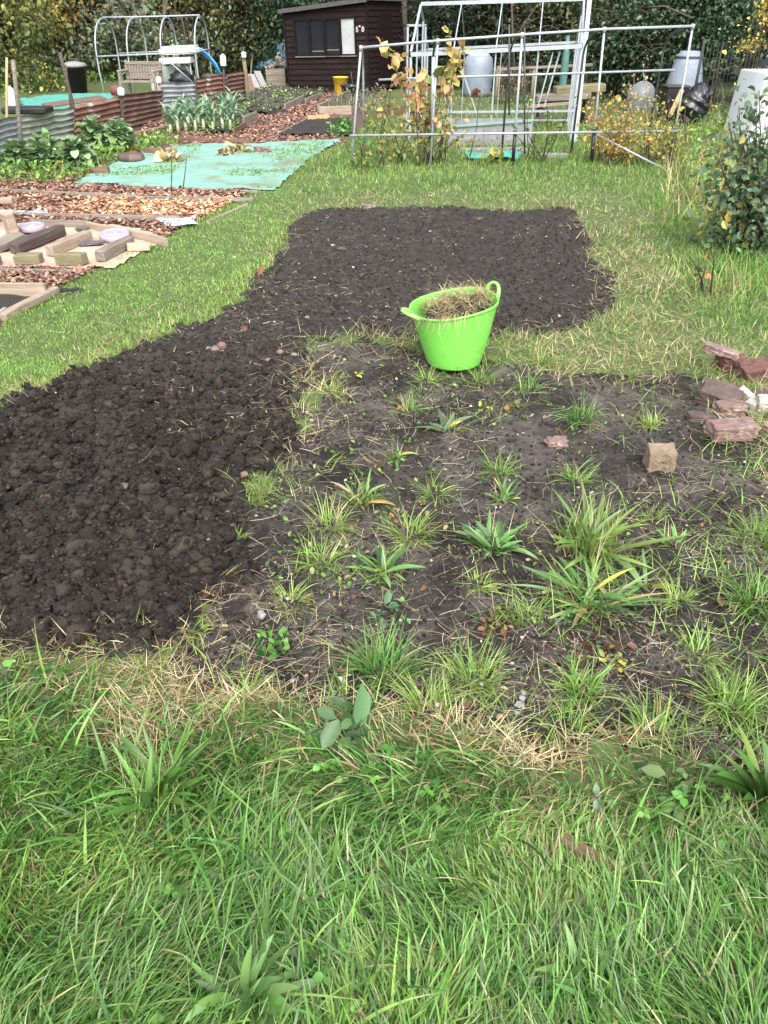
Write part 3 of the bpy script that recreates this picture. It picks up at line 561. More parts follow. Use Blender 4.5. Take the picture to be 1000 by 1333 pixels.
# ================================================================== STONES AND BRICKS
def block(name, loc, size, R, m, label, cat, seed=0, amp=.12, bev=.06, group=None):
    bm = bmesh.new(); bmesh.ops.create_cube(bm, size=1); bmesh.ops.bevel(bm, geom=bm.edges[:], offset=bev * .5, segments=2, affect='EDGES')
    bmesh.ops.subdivide_edges(bm, edges=bm.edges[:], cuts=5, use_grid_fill=True)
    P = np.array([v.co[:] for v in bm.verts]); s = np.array(size); d = n3(P + seed * 3.7, 2.2, seed) * amp + n3(P + seed, 6, seed + 3) * amp * .5
    nrm = P / (np.linalg.norm(P, axis=1, keepdims=True) + 1e-6); P = (P + nrm * d[:, None]) * s
    for v, p in zip(bm.verts, P): v.co = p
    me = bpy.data.meshes.new(name); bm.to_mesh(me); bm.free(); me.materials.append(m); me.polygons.foreach_set('use_smooth', [False] * len(me.polygons))
    o = link(bpy.data.objects.new(name, me)); o.location = loc; o.rotation_euler = R; return tag(o, label, cat, group)
def blk(u_, v_, size, rz, m, label, cat='brick', tilt=(0, 0), dz=0.0, name='brick', **k):
    p = G(u_, v_); ca, sa = math.cos(rz), math.sin(rz)
    p += Vector((0, size[1] * .35, 0)) ; p.z = h(p.x, p.y) + size[2] * .32 + dz
    return block(name, p, size, (tilt[0], tilt[1], rz), M[m], label, cat, **k)
blk(863, 602, (.115, .11, .105), -.12, 'sandstone', 'squared lump of tan sandstone standing alone on bare soil', 'stone', name='stone', seed=1, amp=.09)
blk(957, 566, (.205, .105, .065), .08, 'brick_pink', 'pale pink worn brick lying flat in front of the rubble heap', seed=2, dz=.02, tilt=(.05, .0))
blk(940, 520, (.195, .12, .10), -.55, 'brick_dark', 'large dark purple brick leaning at the left of the rubble heap', seed=3, tilt=(.35, .15))
blk(934, 486, (.17, .06, .035), -.38, 'brick_pink', 'thin pink brick sliver lying across the dark purple brick', seed=4, tilt=(.1, .18), dz=.11)
blk(951, 484, (.13, .10, .08), .2, 'brick_red', 'dark red half brick behind the thin pink sliver', seed=5, dz=.02)
blk(990, 496, (.20, .11, .07), .12, 'brick_red', 'whole red brick at the back right of the rubble heap', seed=6, tilt=(.2, -.1), dz=.03)
blk(954, 532, (.14, .09, .06), .1, 'brick_pink', 'rough pink brick piece crusted with pale mortar, behind the flat brick', seed=7)
blk(981, 532, (.06, .05, .05), .5, 'pale_stone', 'small white stone wedged between bricks of the rubble heap', 'stone', name='stone', seed=8, amp=.15)
blk(1003, 535, (.11, .08, .07), -.2, 'pale_stone', 'larger pale grey stone at the right of the rubble heap', 'stone', name='stone', seed=9, amp=.15)
blk(972, 520, (.10, .035, .05), -.7, 'pale_stone', 'narrow pale wedge of stone beside the dark purple brick', 'stone', name='stone', seed=10, tilt=(.3, .5))
blk(1000, 520, (.14, .07, .05), .45, 'brick_dark', 'dark slab of broken brick below the whole red brick', seed=11, tilt=(.3, -.3))
blk(917, 536, (.12, .07, .03), -.1, 'brick_dark', 'flat brown brick flake sunk in grass left of the rubble heap', seed=12, amp=.15)
blk(727, 568, (.09, .06, .04), .1, 'brick_pink', 'small smooth pinkish stone alone on the weedy soil', 'stone', name='stone', seed=13, amp=.2)
blk(66, 672, (.045, .03, .022), .6, 'brick_red', 'orange red brick shard on the dug soil at left', 'brick shard', name='brick_shard', seed=14, tilt=(.4, .3))
blk(623, 283, (.075, .04, .02), .1, 'brick_red', 'flat orange tile chip at the far edge of the bed', 'brick shard', name='brick_shard', seed=15)
blk(480, 268, (.13, .06, .04), .1, 'brick_pink', 'pale pinkish stone sunk in turf at the far edge of the bed', 'stone', name='stone', seed=16, amp=.2)
blk(318, 432, (.04, .03, .025), .1, 'brick_red', 'small red brick crumb near the left side of the bed', 'brick shard', name='brick_shard', seed=17)
blk(302, 800, (.055, .05, .05), .3, 'soil', 'single dark earth clod lying apart at the edge of the dug soil', 'clod', name='soil_clod', seed=18, amp=.25)
blk(1003, 565, (.05, .05, .05), .3, 'sandstone', 'yellowish stone half hidden in grass right of the flat brick', 'stone', name='stone', seed=19, amp=.2)
blk(128, 229, (.24, .13, .09), .18, 'wood_brown', 'reddish brown brick block holding down the near left edge of the teal sheet', 'brick', seed=21, amp=.03)
blk(201, 202, (.27, .15, .09), -.35, 'wood_brown', 'flat brown brick block at the far left edge of the teal sheet', 'brick', seed=22, amp=.03)
blk(217, 198, (.12, .09, .08), .5, 'brick_dark', 'small dark lump at the far left edge of the teal sheet', 'stone', name='stone', seed=23, amp=.2)
blk(223, 206, (.13, .09, .13), .2, 'sandstone', 'tan lump beside the thin stake on the teal sheet', 'stone', name='stone', seed=24, amp=.2)
blk(342, 201, (.2, .12, .10), .2, 'brick_pink', 'knobbly pale root lump near the far right of the teal sheet', 'root', name='root_lump', seed=25, amp=.3)
# ring brick, scraps, root lumps on the sheet
g = MB(); g.lathe([(.07, 0), (.16, 0), (.175, .03), (.16, .085), (.11, .09), (.085, .07), (.07, 0)], 26, sx=1.0, sy=.8); p = G(172, 211)
tag(g.build('ring_weight', M['brick_dark'], loc=p + Vector((0, 0, .02))), 'oval brown ring shaped weight with hollow top on the teal sheet', 'weight')
for (a, b, r, lab) in [(222, 213, .13, 'flat pale cabbage stump lying at the foot of the thin stake'), (293, 203, .09, 'yellowish leaf clump toward the far side of the teal sheet, left of the other'), (311, 200, .08, 'pale yellow leaf clump at the far side of the teal sheet, right of the other')]:
    n = 44; P = np.stack([rng.normal(0, r * .5, n), rng.normal(0, r * .4, n), np.abs(rng.normal(0, .03, n)) + .03], 1); v, q, c = leaves(P, .11, pal(n, [(.40, .33, .16), (.50, .45, .25), (.22, .17, .08)]), up=.8)
    o = from_np('leaf_clump', v, q, M['straw'], c); o.location = G(a, b); tag(o, lab, 'leaf clump')
for (a, b, t, lab) in [(222, 256, 190, 'thin bare stake standing in the near edge of the teal sheet'), (236, 252, 205, 'thin leaning twig right of the bare stake on the teal sheet')]:
    p = G(a, b); q = A(a + (1 if t == 190 else 7), t, p.y + .02); tag(MB().tube([Vector((0, 0, -.05)), (q - p) * .5 + Vector((.01, 0, 0)), q - p], [.007, .006, .004], 6).build('garden_stake', M['twig'], loc=p), lab, 'stake')
# ================================================================== TIMBER
def plank(a, b, w, t, m, label, cat='plank', name='timber_plank', da=0.0, db=0.0, lift=0.0, group=None, on=True):
    """a, b: photo points of the lower edge on the ground; local X runs along the plank"""
    p = G(*a) if not isinstance(a, Vector) else a; q = G(*b) if not isinstance(b, Vector) else b
    p = p + Vector((0, 0, da + lift)); q = q + Vector((0, 0, db + lift)); c = (p + q) / 2; x = (q - p).normalized(); L = (q - p).length
    y = Vector((0, 0, 1)).cross(x).normalized(); z = x.cross(y); Rm = Matrix((x, y, z)).transposed().to_euler()
    if on: c = c + z * t / 2
    bm = bmesh.new(); bmesh.ops.create_cube(bm, size=1); k = max(2, min(10, int(L / .15)))
    for v in bm.verts: v.co = Vector((v.co.x * L, v.co.y * w, v.co.z * t))
    bmesh.ops.bevel(bm, geom=bm.edges[:], offset=min(w, t) * .1, segments=1, affect='EDGES')
    xe = [e for e in bm.edges if abs(e.verts[0].co.x - e.verts[1].co.x) > L * .5]; bmesh.ops.subdivide_edges(bm, edges=xe, cuts=k, use_grid_fill=True)
    s = random.uniform(0, 50)
    for v in bm.verts:
        f = float(vn(np.array([v.co.x * 4 + s]), np.array([v.co.y * 9 + v.co.z * 7]), 2)[0]) - .5; v.co.y += f * min(w, .1) * .12; v.co.z += f * min(t, .1) * .12
    me = bpy.data.meshes.new(name); bm.to_mesh(me); bm.free(); me.materials.append(M[m]); o = link(bpy.data.objects.new(name, me)); o.location = c; o.rotation_euler = Rm
    return tag(o, label, cat, group)
E = 'timber edging'
plank((20, 334), (83, 310), .09, .085, 'wood_dark', 'dark brown notched timber beam lying on the cardboard', 'beam', 'timber_beam', lift=.02)
plank((66, 337), (118, 316), .07, .085, 'wood_pale', 'pale weathered timber beam between the dark beam and the mossy block', 'beam', 'timber_beam', lift=.02)
plank((132, 344), (172, 323), .08, .08, 'wood_grey', 'square timber beam on cardboard nearest the mown grass', 'beam', 'timber_beam', lift=.02)
plank((78, 345), (113, 348), .10, .085, 'wood_mossy', 'short mossy green timber block at the near edge of the cardboard', 'block', 'timber_block', lift=.015)
plank((23, 344), (56, 344), .10, .07, 'wood_mossy', 'short grey green timber block left of the other mossy block', 'block', 'timber_block', lift=.015)
plank((-12, 334), (28, 320), .14, .05, 'wood_grey', 'weathered board sloping up to the upright block', 'plank', lift=.02, db=.03)
plank((14, 313), (26, 311), .13, .20, 'wood_pale', 'upright timber block at left end of the cardboard', 'block', 'timber_block', lift=.02)
plank((-30, 300), (26, 297), .09, .04, 'wood_pale', 'grey board resting level on the upright block', 'plank', lift=.22)
plank((-14, 347), (3, 346), .08, .06, 'wood_grey', 'stub of grey timber cut off by the left edge', 'block', 'timber_block', lift=.02)
plank((42, 297), (115, 297), .035, .07, 'wood_grey', 'grey edging board along the back of the cardboard', E, 'edging_board')
plank((115, 298), (218, 321), .035, .07, 'wood_pale', 'pale edging board along the right back of the cardboard', E, 'edging_board')
plank((167, 330), (196, 328), .09, .05, 'cardboard', 'short pinkish board lying by the right end of the cardboard', 'plank', lift=.02)
plank((-60, 386), (63, 389), .03, .10, 'wood_pale', 'pale board on edge at the back of the dark soil bed at left', E, 'edging_board')
plank((4, 420), (74, 383), .055, .05, 'wood_pale', 'round grey pole between the dark soil bed and the mown grass', 'pole', 'edging_pole')
plank((-60, 352), (108, 358), .03, .035, 'wood_grey', 'thin dark edged lath along the near edge of the cardboard', E, 'edging_board')
plank((-60, 249), (180, 261), .03, .05, 'wood_grey', 'long thin edging lath behind the orange wood chips', E, 'edging_board')
plank((180, 261), (330, 262), .03, .04, 'wood_grey', 'thin edging lath continuing toward the grass behind the orange chips', E, 'edging_board')
plank((-60, 282), (235, 289), .03, .05, 'wood_grey', 'long edging lath in front of the orange wood chips', E, 'edging_board')
plank((270, 290), (322, 266), .02, .025, 'wood_pale', 'thin pale stick along the grass by the orange chips', 'stick', 'edging_stick')
plank((100, 243), (336, 250), .03, .035, 'wood_grey', 'pale lath along the near edge of the teal sheet', E, 'edging_board')
plank((148, 276), (158, 268), .10, .02, 'board_new', 'pale splinter of wood lying on the orange chips', 'offcut', 'wood_offcut')
plank((185, 182), (330, 188), .03, .06, 'wood_brown', 'long edging board in front of the leek bed', E, 'edging_board')
plank((174, 177), (214, 168), .03, .04, 'wood_pale', 'thin pale lath at the left of the leek bed', E, 'edging_board')
plank((305, 177), (320, 168), .03, .10, 'wood_brown', 'short board at the right front corner of the leek bed', E, 'edging_board')
plank((318, 168), (335, 160), .04, .18, 'wood_grey', 'taller grey board at the right of the leek bed', E, 'edging_board')
plank((348, 151), (371, 147), .04, .08, 'tube_dark', 'black plastic edging at the near corner of the white flowered bed', E, 'edging_board')
plank((371, 146), (396, 134), .04, .15, 'wood_grey', 'grey board along the right of the white flowered bed', E, 'edging_board')
plank((398, 136), (419, 128), .04, .13, 'wood_grey', 'grey board continuing back toward the shed along the white flowered bed', E, 'edging_board')
plank((362, 178), (399, 159), .03, .05, 'wood_grey', 'thin edging along the left of the small dark bed', E, 'edging_board')
plank((401, 158), (429, 157), .05, .09, 'board_new', 'fresh yellow board at the back of the small dark bed', E, 'edging_board')
plank((429, 157), (455, 157), .05, .09, 'wood_brown', 'brown board right of the fresh yellow board', E, 'edging_board')
plank((416, 150), (458, 150), .05, .15, 'wood_pale', 'pale grey front board of the raised bed near the shed', E, 'edging_board')
plank((415, 148), (456, 127), .05, .16, 'wood_grey', 'weathered side board of the raised bed near the shed', E, 'edging_board')
plank((488, 156), (528, 150), .05, .16, 'wood_brown', 'reddish board glimpsed behind the raspberry canes', E, 'edging_board')
# discs
for (a, b, r, tl, lab) in [(148, 316, .125, 0.12, 'pale grey round weight disc with centre hole leaning on the pale edging'), (41, 309, .11, 0.03, 'darker grey round disc half hidden behind the dark beam')]:
    g = MB(); g.lathe([(.016, 0), (r - .006, 0), (r, .008), (r, .036), (r - .008, .044), (r * .82, .044), (r * .78, .040), (r * .30, .040), (r * .27, .046), (.018, .046), (.016, .02), (.016, 0)], 40)
    o = g.build('weight_disc', M['disc_grey'], loc=G(a, b) + Vector((0, .06, .035))); o.rotation_euler = (tl, 0, 0); tag(o, lab, 'disc')
for (a, b, L, rz, lab) in [(118, 324, .16, .3, 'dark broken slate on cardboard just in front of the pale disc'), (106, 322, .12, -.5, 'small dark slate flake left of the broken slate'), (106, 302, .10, .9, 'pointed dark slate chip at the back of the cardboard'), (124, 322, .14, .1, 'thin slate sliver under the pale disc')]:
    blk(a, b, (L, .07, .014), rz, 'slate', lab, 'slate', name='slate', seed=int(a), amp=.12, dz=.03)
blk(92, 383, (.12, .05, .03), .1, 'plastic_black', 'crumpled black plastic scrap by the grass near the grey pole', 'plastic scrap', name='plastic_scrap', seed=40, amp=.3)
plank((-20, 432), (10, 412), .02, .02, 'tube_alu', 'metal tube end at the left edge in the dark soil bed', 'tube', 'metal_tube', lift=.03)
# ================================================================== CORRUGATED FENCE
def corr(u0, v0, u1, v1, t0, t1, m, label):
    p, q = G(u0, v0), G(u1, v1); p.z -= .03; q.z -= .03; a = A(u0, t0, p.y); b = A(u1, t1, q.y); L = (q - p).length; x = (q - p).normalized(); nrm = Vector((-x.y, x.x, 0)).normalized()
    n, mrows = 26, 60; vs = []; fs = []; s = random.uniform(0, 99); hh = max((a - p).length, (b - q).length)
    for off in (0, .004):
        for j in range(mrows + 1):
            for i in range(n + 1):
                t = i / n; z = j / mrows; pt = p.lerp(q, t).lerp(a.lerp(b, t), z)
                w = .021 * math.sin(2 * PI * z * hh / .082 + s) + .03 * (float(vn(np.array([t * 3 + s]), np.array([z * 2]), 3)[0]) - .5)
                pt = pt + nrm * (w + off); pt.z += .018 * (float(vn(np.array([t * 6 + s]), np.array([9.]), 4)[0]) - .5) * z; vs.append(pt - p)
    N1 = (n + 1) * (mrows + 1)
    for k in (0, N1):
        for j in range(mrows):
            for i in range(n):
                f = (k + j * (n + 1) + i, k + j * (n + 1) + i + 1, k + (j + 1) * (n + 1) + i + 1, k + (j + 1) * (n + 1) + i); fs.append(f if k else f[::-1])
    me = bpy.data.meshes.new('corrugated_panel'); me.from_pydata(vs, [], fs); me.polygons.foreach_set('use_smooth', [True] * len(fs)); me.materials.append(M[m]); me.update()
    o = link(bpy.data.objects.new('corrugated_panel', me)); o.location = p; tag(o, label, 'fence panel', 'corrugated iron fence panels')
corr(-60, 238, 24, 203, 168, 150, 'galv', 'silver galvanised corrugated panel cut by the left edge')
corr(28, 196, 97, 182, 150, 138, 'galv_green', 'pale green stained corrugated panel behind the sprout plants')
corr(97, 184, 160, 170, 138, 125, 'rust', 'long rusty corrugated panel right of the leaning dark stake')
corr(162, 170, 212, 156, 122, 117, 'rust_dark', 'dark red rusted corrugated panel left of the leeks')
corr(209, 154, 255, 147, 107, 106, 'galv', 'grey corrugated panel right behind the leeks')
corr(255, 146, 295, 139, 102, 97, 'rust', 'patchy flaking rust corrugated panel behind the leeks')
corr(294, 139, 321, 132, 96, 91, 'rust_dark', 'small grey brown corrugated panel ending at the timber post')
def stake(a, b, top, r, m, label, name='fence_stake', cat='stake', dY=0.0, r2=None, group=None):
    p = G(*a); q = A(top[0], top[1], p.y + dY); d = q - p; P = [Vector((0, 0, -.1))] + [d * t + Vector((random.uniform(-r, r) * .3, 0, 0)) for t in (.33, .66)] + [d]
    return tag(MB().tube(P, [r, r, r * .95, r2 or r * .9], 8).build(name, M[m], loc=p), label, cat, group)
stake((104, 176), 0, (78, 68), .030, 'wood_dark', 'tall dark stake leaning left against the fence')
stake((96, 176), 0, (86, 85), .012, 'wood_dark', 'thin dark stick beside the tall leaning stake')
stake((28, 197), 0, (17, 78), .032, 'wood_grey', 'grey weathered stake carrying a white bottle')
stake((9, 200), 0, (9, 75), .018, 'board_new', 'yellowish bamboo cane behind the white bottle')
stake((161, 171), 0, (157, 118), .030, 'wood_dark', 'short dark post between two rusty panels')
stake((215, 155), 0, (206, 104), .020, 'wood_pale', 'pale grey stick propped against the grey corrugated panel')
stake((293, 140), 0, (291, 84), .022, 'wood_dark', 'dark stick with white bottle between two rusty panels')
stake((324, 133), 0, (317, 72), .045, 'wood_mossy', 'thick mossy timber post at the right end of the fence', 'fence_post', 'post')
stake((256, 147), 0, (254, 98), .025, 'wood_dark', 'dark post between the grey and the patchy rusty panel')
stake((325, 110), 0, (329, 70), .02, 'wood_grey', 'grey stick behind the mossy fence post', dY=1)
def bottle(u0, v0, u1, v1, Y, label, r):
    p = A(u0, v0, Y); q = A(u1, v1, Y); d = q - p; L = d.length; b = MB()
    b.lathe([(.001, 0), (r * .9, 0), (r, L * .06), (r, L * .72), (r * .8, L * .86), (r * .35, L * .95), (r * .3, L), (.001, L)], 20)
    o = b.build('plastic_bottle', M['plastic_white'], loc=p); o.rotation_euler = d.to_track_quat('Z', 'Y').to_euler(); tag(o, label, 'bottle', 'white bottles on the fence stakes')
yb = G(28, 197).y
bottle(17, 138, 12, 112, yb, 'large white bottle upturned on the grey stake at left edge', .062)
bottle(158, 124, 157, 113, G(161, 171).y - .04, 'white cup on the short dark post between rusty panels', .055)
bottle(207, 108, 206, 99, G(215, 155).y - .03, 'small white bottle top on the pale stick', .05)
bottle(291, 86, 290, 70, G(293, 140).y - .02, 'tall white bottle on the dark stick before the blue pipes', .06)
bottle(318, 75, 317, 67, G(324, 133).y - .06, 'small white cap on the mossy post end', .05)
p = G(157, 172); g = MB(); g.lathe([(.06, 0), (.09, .14), (.095, .14), (.08, .0), (.001, 0)], 18); tag(g.build('flower_pot', M['red_pot'], loc=A(152, 124, p.y + .12)), 'small red brown pot hung behind the white cup', 'pot')
# ================================================================== SHED
def shed():
    BL, BR = G(378, 118), G(481, 118); BL.z = BR.z = 0; BR = A(480.5, 120, BL.y - .95); BR.z = 0; YB = BL.y; YQ = BR.y
    tl, tr = A(370, 15, YB).z, A(476, 7, YQ).z; W = (BR - BL).length; x = (BR - BL).normalized(); rz = math.atan2(x.y, x.x)
    g = thing('garden_shed', BL, 'dark brown weatherboarded garden shed with row of windows and number plate', 'shed', rz=rz); g.rotation_euler = (0, -.03, rz); h_ = 1; D = 1.9; zf = (tl + tr) / 2 + .02
    h0, h1 = tl, tr + .03
    SC = W / 103.0     # metres per photo pixel along the front
    wx0, wx1, wz0, wz1 = (386 - 374) * SC, (463 - 373) * SC, zf - (58 - 12) * SC * 1.02, zf - (23 - 12) * SC
    m = MB(); nb = 15; bh = zf / nb
    def top(xx): return h0 + (h1 - h0) * xx / W
    for i in range(nb + 1):
        z0, z1 = i * bh, (i + 1) * bh
        for (xa, xb) in ([(0, W)] if (z1 < wz0 + .01 or z0 > wz1 - .01) else [(0, wx0), (wx1, W)]):
            ta, tb = min(z1, top(xa)), min(z1, top(xb))
            if ta <= z0 + .005: continue
            m.add([(xa, -.026, z0), (xb, -.026, z0), (xb, -.004, tb), (xa, -.004, ta), (xa, 0, z0), (xb, 0, z0), (xb, 0.01, tb), (xa, .01, ta)], [(0, 1, 2, 3), (1, 0, 4, 5), (3, 2, 6, 7), (0, 3, 7, 4), (2, 1, 5, 6)])
    m.build('front_wall', M['shed_wood'], g)
    m = MB()
    for i in range(nb + 1):
        z0, z1 = i * bh, min((i + 1) * bh, h1 - .005)
        if z1 - z0 < .01: continue
        m.add([(W + .026, 0.02, z0), (W + .026, D, z0), (W + .004, D, z1), (W + .004, .02, z1), (W, .02, z0), (W, D, z0)], [(0, 1, 2, 3), (0, 4, 5, 1)])
        m.add([(-.026, 0, z0), (-.026, D, z0), (-.004, D, z1), (-.004, 0, z1)], [(3, 2, 1, 0)])
    m.add([(W, D, 0), (0, D, 0), (0, D, h0), (W, D, h1)], [(0, 1, 2, 3)]); m.add([(0, .012, 0), (W, .012, 0), (W, D, 0), (0, D, 0)], [(0, 1, 2, 3)])
    m.build('side_wall', M['shed_wood'], g)
    MB().box((W + .005, -.014, h1 / 2 - .01), (.05, .045, h1 - .03)).build('corner_trim', M['shed_trim'], g); MB().box((-.005, -.014, h0 / 2 - .01), (.05, .045, h0 - .03)).build('corner_trim', M['shed_trim'], g)
    m = MB(); vs = []; e = .07
    for xx in (-.10, W + .10):
        z = top(xx) - .005
        for yy in (-.13, D + .1): vs += [(xx, yy, z), (xx, yy, z + .055)]
    m.add(vs, [(0, 1, 3, 2), (4, 6, 7, 5), (0, 4, 5, 1), (2, 3, 7, 6), (1, 5, 7, 3), (0, 2, 6, 4)]); m.build('roof', M['roof_felt'], g)
    m = MB(); m.beam((-.08, -.122 - .012, top(-.08) + .0), (W + .08, -.134, top(W + .08) + .0), .02, .075); m.build('fascia', M['roof_felt'], g)
    # windows
    n = 4; pw = (wx1 - wx0) / n
    for i in range(n):
        xa, xb = wx0 + i * pw + .003, wx0 + (i + 1) * pw - .003; f = MB(); t = .032
        f.box(((xa + xb) / 2, -.02, wz1 - t / 2), (xb - xa, .05, t)); f.box(((xa + xb) / 2, -.02, wz0 + t / 2), (xb - xa, .05, t))
        f.box((xa + t / 2, -.02, (wz0 + wz1) / 2), (t, .05, wz1 - wz0 - 2 * t)); f.box((xb - t / 2, -.02, (wz0 + wz1) / 2), (t, .05, wz1 - wz0 - 2 * t))
        w = f.build('window', M['shed_trim'], g)
        q = MB(); q.box(((xa + xb) / 2, -.012, (wz0 + wz1) / 2), (xb - xa - 2 * t + .01, .006, wz1 - wz0 - 2 * t + .01)); q.build('pane', M['blind'] if i == 3 else M['glass_dark'], w)
        s = MB(); s.box(((xa + xb) / 2, -.035, wz0 - .012), (xb - xa, .05, .02)); s.build('sill', M['wood_grey'] if i in (0, 1, 3) else M['wood_dark'], w)
    for i, (zz, ww) in enumerate([(wz0 + .10, .24), (wz0 + .12, .3)]):
        s = MB(); s.box((wx0 + (i + 1.5) * pw, -.018, zz), (pw - .09, .006, .022)); s.build('shelf_edge', M['wood_grey'], g)
    # number plate
    for ch, px in (('5', 465.3), ('8', 472.3)):
        cu = bpy.data.curves.new('digit', 'FONT'); cu.body = ch; cu.size = .14; cu.extrude = .006; cu.align_x = 'CENTER'; cu.offset = .006; to = bpy.data.objects.new('tmp', cu); COL.objects.link(to)
        me = bpy.data.meshes.new_from_object(to.evaluated_get(bpy.context.evaluated_depsgraph_get())); COL.objects.unlink(to); bpy.data.objects.remove(to); me.materials.clear(); me.materials.append(M['pale_stone'])
        o = link(bpy.data.objects.new('number_digit', me)); o.parent = g; o.location = ((px - 373.5) * SC, -.034, zf - (37.0 - 12) * SC); o.rotation_euler = (PI / 2, 0, 0)
    s = MB(); s.box(((468.6 - 373.5) * SC, -.033, zf - (32 - 12) * SC), (.028, .012, .03)); s.build('number_mark', M['white_paint'], g)
    # door on the right hand side
    d = MB(); d.box((W + .034, D * .5, .86), (.03, .75, 1.45), bev=.004); dd = d.build('door', M['shed_trim'], g); k = MB(); k.box((W + .06, D * .5 - .3, .85), (.03, .03, .12), bev=.005); k.build('handle', M['iron'], dd)
shed()
stake((529, 112), 0, (526, -6), .075, 'wood_dark', 'thick dark timber post at the right of the shed', 'timber_post', 'post')
# things by the shed
p = A(444, 123, G(444, 123).y - .0); p = G(444, 123); g = thing('bucket', p, 'dirty yellow plastic bucket standing before the shed', 'bucket')
b = MB(); b.lathe([(.001, 0), (.135, 0), (.14, .01), (.175, .36), (.185, .36), (.185, .38), (.17, .38), (.135, .02), (.001, .02)], 28); b.build('bucket_body', M['bucket_yellow'], g)
pts = [Vector((.18 * math.cos(a), -.05 - .15 * math.sin(a), .36 - .10 * math.sin(a))) for a in np.linspace(0, PI, 14)]; MB().tube(pts, .004, 6).build('bucket_handle', M['iron'], g)
p = G(458, 126); b = MB(); b.lathe([(.001, 0), (.20, 0), (.25, .22), (.265, .22), (.265, .25), (.24, .25), (.19, .02), (.001, .02)], 28); tag(b.build('plant_pot', M['plastic_black'], loc=p), 'wide black plastic pot right of the yellow bucket', 'pot')
for (a, b_, t, lab) in [((349, 116), (341, 117), (331, 94), 'grey paving slab leaning nearest the compost box'), ((341, 118), (332, 119), (323, 98), 'blue grey paving slab leaning in front of the others'), ((333, 122), (325, 123), (318, 100), 'brown board leaning left of the paving slabs')]:
    p = G(*a); q = G(*b_); t1 = A(t[0] + 9, t[1], p.y + .28); x = Vector((1, -.1, 0)).normalized(); upv = (A(t[0], t[1], p.y + .25) - q); w = .17; vs = []
    nn = x.cross(upv).normalized() * .04
    for off in (Vector((0, 0, 0)), nn):
        vs += [q + off - q, q + x * w + off - q, q + x * w + upv + off - q, q + upv + off - q]
    m_ = MB(); m_.add(vs, [(3, 2, 1, 0), (4, 5, 6, 7), (0, 1, 5, 4), (2, 3, 7, 6), (1, 2, 6, 5), (3, 0, 4, 7)]); tag(m_.build('paving_slab' if 'slab' in lab else 'leaning_board', M['concrete'] if 'grey' in lab else M['wood_brown'], loc=q), lab, 'slab' if 'slab' in lab else 'board', None)
p = G(362, 114); g = thing('compost_box', p, 'grey timber compost box left of the shed, filled with wood chips', 'compost box'); w, d, hh = .50, .7, .42
for i in range(3):
    MB().box((0, -d / 2, .075 + i * .15), (w, .03, .145), bev=.004).build('board', M['wood_grey'], g)
    MB().box((-w / 2 + .016, 0.02, .075 + i * .15), (.03, d - .04, .145), bev=.004).build('board', M['wood_grey'], g); MB().box((w / 2 - .016, .02, .075 + i * .15), (.03, d - .04, .145), bev=.004).build('board', M['wood_dark'], g)
n = 420; P = np.stack([U(n, -w / 2, w / 2), U(n, -d / 2, d / 2), np.zeros(n)], 1); P[:, 2] = hh - .02 + .16 * np.exp(-(P[:, 0] - .15) ** 2 * 8) * (1 - (P[:, 1] * 2.6) ** 2 * .3) + U(n, -.02, .02)
v, q, c = strips(P, U(n, 0, 6.3), U(n, .05, .10), U(n, .02, .04), U(n, 1, 1.7), U(n, -.3, .4), pal(n, [(.25, .16, .11), (.40, .28, .2), (.15, .09, .07), (.45, .36, .28)]), 2, 'oval', twist=.7)
o = from_np('chip_heap', v, q, M['chip'], c); o.location = p; tag(o, 'wood chips heaped in the timber compost box', 'wood chips', kind='stuff')
p = G(371, 108); p.y += .5; b = MB(); b.lathe([(.001, .3), (.22, .3), (.25, .45), (.25, .8), (.22, .92), (.06, 1.0), (.06, 1.05), (.001, 1.05)], 24); tag(b.build('barrel', M['barrel_blue'], loc=p), 'dark blue barrel half hidden behind the left corner of the shed', 'barrel')
n = 1; p = A(354, 84, G(362, 108).y + .5); o = lumps('plastic_sack', np.zeros((1, 3)), [.28], M['barrel_blue'], 3, squash=.6, amp=.35); o.location = p; o.scale = (1.2, .8, 1); tag(o, 'crumpled blue grey sack on the ground behind the compost box', 'sack')
o = lumps('plastic_sack', np.zeros((1, 3)), [.13], M['pale_stone'], 3, squash=1.3, amp=.3); o.location = A(365, 75, G(362, 108).y + .35); tag(o, 'pale bundle standing beside the blue barrel', 'sack')
stake((461, 124), 0, (457, 93), .012, 'iron', 'thin dark rod standing by the yellow bucket', 'metal_rod', 'rod')
